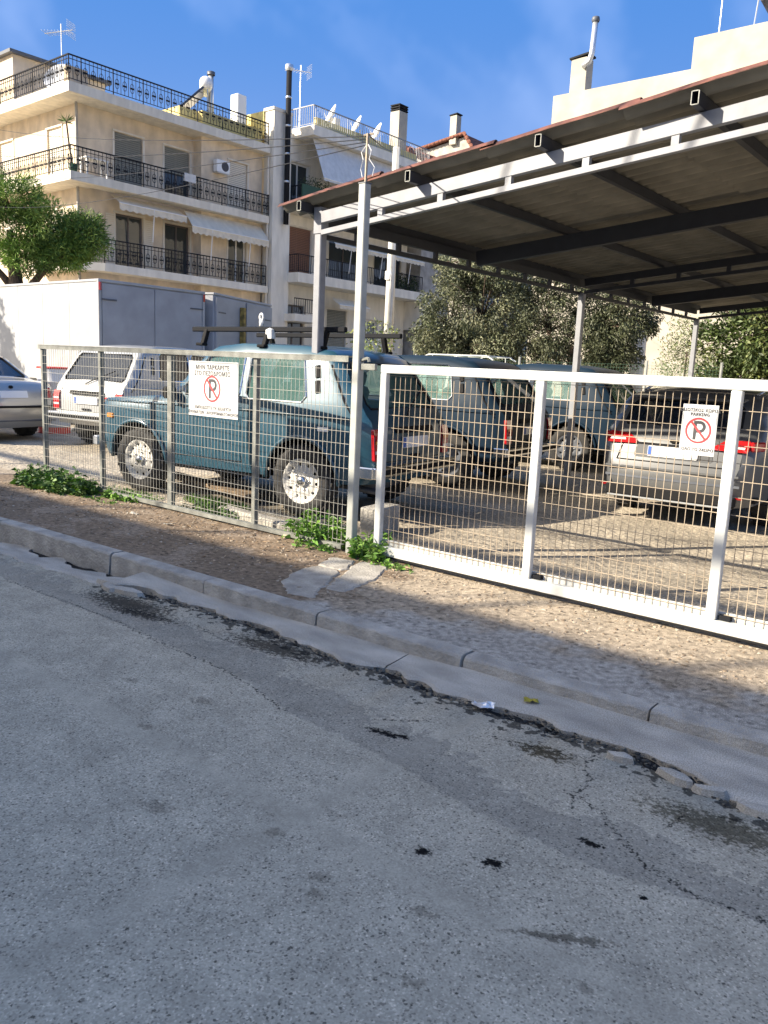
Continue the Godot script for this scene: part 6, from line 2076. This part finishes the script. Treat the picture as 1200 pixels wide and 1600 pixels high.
	var lt := [Color(0.12, 0.24, 0.03), Color(0.16, 0.29, 0.04), Color(0.09, 0.19, 0.03)]
	weed("dark green weed clump at the foot of the fence's left end post", Vector3(-8.85, 0.1, -4.60), 0.42, 0.22, 0.34, 95, 0.11, dk, 201)
	weed("dark green weed clump left of the second fence post", Vector3(-8.28, 0.1, -4.62), 0.36, 0.2, 0.32, 85, 0.11, dk, 202)
	weed("low bright weeds under the loose rail right of the second fence post", Vector3(-7.62, 0.1, -4.85), 0.3, 0.16, 0.18, 40, 0.09, lt, 203)
	weed("low weeds behind the rail right of the wide third post", Vector3(-6.35, 0.1, -5.02), 0.4, 0.14, 0.17, 55, 0.08, dk, 204)
	weed("bright green weeds left of the tall gate post", Vector3(-4.78, 0.1, -4.98), 0.36, 0.16, 0.36, 70, 0.10, lt, 205)
	weed("sparse weeds in front of the fence by the tall gate post", Vector3(-4.62, 0.1, -4.74), 0.22, 0.08, 0.12, 26, 0.06, lt, 206)
	weed("bright green weeds right of the tall gate post", Vector3(-4.08, 0.1, -4.86), 0.17, 0.13, 0.33, 46, 0.09, lt, 207)
	weed("creeping weeds spilling from the gate post onto the pavement", Vector3(-3.80, 0.1, -4.76), 0.24, 0.09, 0.10, 40, 0.055, lt, 208)
	weed("low ragged weeds on the earth below the loose rail", Vector3(-7.55, 0.1, -4.55), 0.35, 0.12, 0.09, 34, 0.06, lt, 209)
	grass_patch("strip of grass beside the blue off-roader", Vector3(-6.75, 0.1, -5.42), 0.5, 0.16, 0.12, 900, 210)
	grass_patch("thin grass by the blue off-roader's front wheel", Vector3(-7.9, 0.1, -5.1), 0.6, 0.2, 0.07, 420, 211)
	grass_patch("mossy tufts between kerb and pavement", Vector3(-4.15, 0.105, -3.56), 0.25, 0.02, 0.02, 220, 212)
func build_small():
	rng.seed = 900
	# cinder block, planks, litter
	var t := thing("concrete_block", "grey concrete block behind the gate post", "block", Vector3(-4.72, 0.09, -5.72), 0.15)
	part("block", MB.new().box(Vector3(0, 0.13, 0), Vector3(0.2, 0.26, 0.4), Basis(), 0.012), M["kerb concrete"], t)
	for s in [[-7.45, 0.20, -5.88, 1.9, 0.05, 0.19, -0.16, "long weathered plank lying under the blue off-roader"], [-8.0, 0.13, -5.75, 0.9, 0.04, 0.12, 0.12, "short pale board under the long plank"]]:
		single("wooden_plank", MB.new().box(Vector3.ZERO, Vector3(s[3], s[4], s[5]), Basis(), 0.006), M["bare wood"], s[7], "plank", Vector3(s[0], s[1], s[2]), s[6])
	single("stone_edging", MB.new().box(Vector3.ZERO, Vector3(1.3, 0.10, 0.14), Basis(Vector3.UP, -0.12), 0.02), M["slab concrete"], "low pale stone edging behind the fence's bottom rail", "edging", Vector3(-5.75, 0.12, -5.15))
	var crumple := func(sz: float, s: int):
		var r := RandomNumberGenerator.new()
		r.seed = s
		var m := MB.new()
		var g := []
		for i in 6:
			var row := []
			for j in 5:
				row.append(Vector3((i / 5.0 - 0.5) * sz * 1.8, r.randf_range(0.0, sz * 0.28), (j / 4.0 - 0.5) * sz) + Vector3(r.randf_range(-1, 1), 0, r.randf_range(-1, 1)) * sz * 0.08)
			g.append(row)
		for i in 5:
			for j in 4:
				m.quad(g[i][j], g[i + 1][j], g[i + 1][j + 1], g[i][j + 1])
		return m
	single("crumpled_foil", crumple.call(0.06, 3), M["foil"], "crumpled silver foil in the gutter", "litter", Vector3(-1.93, 0.016, -3.19), 0.4)
	single("crumpled_paper", crumple.call(0.07, 4), M["slab concrete"], "crumpled pale paper on the earth below the fence", "litter", Vector3(-6.72, 0.115, -4.40), 0.2)
	single("paper_scrap", crumple.call(0.045, 5), M["slab concrete"], "small pale scrap on the earth near the kerb", "litter", Vector3(-6.1, 0.12, -4.35), 0.9)
	single("fallen_leaf", crumple.call(0.04, 6), M["dry leaf"], "yellow leaf lying in the gutter", "leaf", Vector3(-1.79, 0.024, -3.40), 0.6)
	# pebbles and debris
	var peb := stone_mesh(1.0, 0.8, 0.9, 11, 6).mesh()
	var dirt := [Color(0.30, 0.23, 0.16), Color(0.36, 0.29, 0.21), Color(0.2, 0.15, 0.1), Color(0.38, 0.33, 0.26)]
	scatter("pavement_pebbles", 6500, peb, M["pebble"], func():
		var x := rng.randf_range(-9.6, 0.2)
		var z := lerpf(kerb_z(x) - 0.03 - clampf(x + 4.0, 0.0, 1.0) * 0.4, -4.95, pow(rng.randf(), 0.7))
		return Vector3(x, pave_y(x, z), z), dirt, 0.003, 0.017)
	scatter("yard_pebbles", 6000, peb, M["pebble"], func():
		var x := rng.randf_range(-14.0, 0.0)
		var z := -5.0 - 7.0 * rng.randf() * rng.randf()
		return Vector3(x, yard_y(x, z), z), [Color(0.42, 0.36, 0.27), Color(0.46, 0.40, 0.31), Color(0.33, 0.28, 0.21)], 0.004, 0.018)
	scatter("joint_rubble", 1500, peb, M["pebble"], func():
		var x := rng.randf_range(-5.0, 0.5)
		var z := lerpf(gutter_edge(x) - 0.01, road_edge(x) + 0.05, rng.randf())
		return Vector3(x, -0.012 if z < road_edge(x) else 0.0, z), [Color(0.06, 0.055, 0.045), Color(0.1, 0.09, 0.07), Color(0.2, 0.17, 0.12), Color(0.03, 0.03, 0.028)], 0.004, 0.02)
	scatter("dry_litter", 2600, chip_mesh(), M["pebble"], func():
		var x := rng.randf_range(-9.0, -3.6)
		var z := lerpf(kerb_z(x) - 0.3, -4.95, pow(rng.randf(), 0.5))
		return Vector3(x, pave_y(x, z) + 0.003, z), [Color(0.30, 0.20, 0.11), Color(0.42, 0.31, 0.19), Color(0.2, 0.13, 0.08)], 0.006, 0.03, 1.0)
func chip_mesh() -> ArrayMesh:
	var m := MB.new()
	m.quad(Vector3(-1, 0.05, 0), Vector3(0, 0.2, 0.3), Vector3(1, 0.0, 0.05), Vector3(0.1, 0.1, -0.3))
	return m.mesh()
func cable(label: String, a: Vector3, b: Vector3, sag: float, r := 0.012):
	var pts := []
	for i in 25:
		var f := i / 24.0
		pts.append(a.lerp(b, f) - Vector3(0, sag * 4.0 * f * (1.0 - f), 0))
	single("overhead_cable", MB.new().tube(pts, r, 5), M["cable black"], label, "cable", Vector3.ZERO, 0.0, "overhead cables")
func build_cables():
	# across the street: they draw the fine shadows on the yard
	cable("first of the cables crossing high over the street", Vector3(-13.0, 6.95, 5.86), Vector3(4.5, 6.6, -14.0), 0.15, 0.016)
	cable("second of the cables crossing high over the street", Vector3(-12.4, 6.5, 5.94), Vector3(5.4, 6.2, -12.3), 0.1, 0.018)
	cable("third of the cables crossing high over the street", Vector3(-12.0, 6.4, 5.97), Vector3(5.2, 6.1, -14.2), 0.1, 0.014)
	cable("lowest of the cables crossing high over the street", Vector3(-10.8, 5.8, 6.0), Vector3(5.0, 5.6, -11.8), 0.1, 0.014)
	cable("cable running along the street over the opposite kerb", Vector3(-24.0, 6.5, 1.4), Vector3(10.0, 6.5, 3.8), 0.1, 0.016)
	# service lines to the yard's post, in front of the peach block
	var p := Vector3(-4.30, 3.33, FZ)
	var k := 0
	for e in [[-30.0, 9.4, -12.0, "top"], [-30.0, 8.3, -11.0, "second"], [-30.0, 7.6, -12.0, "third"], [-30.0, 6.7, -13.0, "lowest"]]:
		cable("%s thin cable running left from the gate post past the peach block" % e[3], Vector3(e[0], e[1], e[2]), p + Vector3(0, -0.02 * k, 0), 0.35, 0.004)
		k += 1
	cable("service cable from the gate post rod to the utility pole", Vector3(-4.305, 3.345, FZ), Vector3(-19.75, 9.5, -23.9), 0.1, 0.006)
func thin_cloud() -> ImageTexture:
	# faint streaks of the upper left corner, added sky-wide as neutral fill light
	var w := 1024
	var h := 512
	var n := noise(FastNoiseLite.TYPE_SIMPLEX_SMOOTH, 0.006, 5, 77)
	n.domain_warp_enabled = true
	n.domain_warp_amplitude = 40.0
	n.domain_warp_frequency = 0.006
	var im := Image.create(w, h, false, Image.FORMAT_RGBA8)
	for j in h:
		var up := 1.0 - float(j) / (h * 0.5)
		for i in w:
			if up <= 0.0: continue
			var a := TAU * i / w
			var k := 160.0 / (up + 0.25)
			var v := n.get_noise_3d(cos(a) * k, sin(a) * k * 2.2, 0.0) * 0.5 + 0.5
			v = clampf((v - 0.50) * 2.2, 0.0, 1.0) * clampf(up * 4.0, 0.0, 1.0)
			im.set_pixel(i, j, Color(1, 1, 1, v))
	return ImageTexture.create_from_image(im)
func _ready():
	rng.seed = 1
	var cam := Camera3D.new()
	var yaw := deg_to_rad(-39.27)
	var pitch := deg_to_rad(-10.0)
	var roll := deg_to_rad(2.59)
	var fwd := Vector3(sin(yaw) * cos(pitch), sin(pitch), -cos(yaw) * cos(pitch))
	var right := Vector3(cos(yaw), 0, sin(yaw))
	var up := right.cross(fwd)
	cam.transform = Transform3D(Basis(cos(roll) * right + sin(roll) * up, -sin(roll) * right + cos(roll) * up, -fwd), Vector3(0, 1.6, 0))
	cam.fov = rad_to_deg(2.0 * atan(800.0 / 1260.0))
	cam.near = 0.05
	cam.far = 600.0
	add_child(cam)
	cam.current = true
	var we := WorldEnvironment.new()
	var env := Environment.new()
	env.background_mode = Environment.BG_SKY
	var sky := Sky.new()
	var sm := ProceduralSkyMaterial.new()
	sm.sky_top_color = Color(0.033, 0.12, 0.33).linear_to_srgb()
	sm.sky_horizon_color = Color(0.54, 0.54, 0.54).linear_to_srgb()
	sm.sky_curve = 0.075
	sm.ground_bottom_color = Color(0.2, 0.18, 0.15).linear_to_srgb()
	sm.ground_horizon_color = Color(0.36, 0.5, 0.66).linear_to_srgb()
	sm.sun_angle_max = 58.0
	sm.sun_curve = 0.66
	sm.sky_cover = thin_cloud()
	sm.sky_cover_modulate = Color(1, 1, 1, 0.11)
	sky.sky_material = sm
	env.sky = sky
	env.tonemap_mode = Environment.TONE_MAPPER_LINEAR
	env.tonemap_exposure = 2.4
	env.sdfgi_enabled = true
	env.ssao_enabled = true
	env.ssil_enabled = true
	we.environment = env
	add_child(we)
	var sun := DirectionalLight3D.new()
	sun.light_energy = 1.6
	sun.light_color = Color(1.0, 0.95, 0.87)
	sun.light_angular_distance = 0.53
	sun.shadow_enabled = true
	add_child(sun)
	sun.look_at_from_position(Vector3.ZERO, Vector3(0.51, -0.48, -0.715))
	make_materials()
	build_ground()
	build_opposite()
	build_left_block()
	build_middle_block()
	build_house()
	build_right_block()
	build_carport()
	build_fence()
	build_truck()
	build_cars()
	build_plants()
	build_cables()
	build_small()
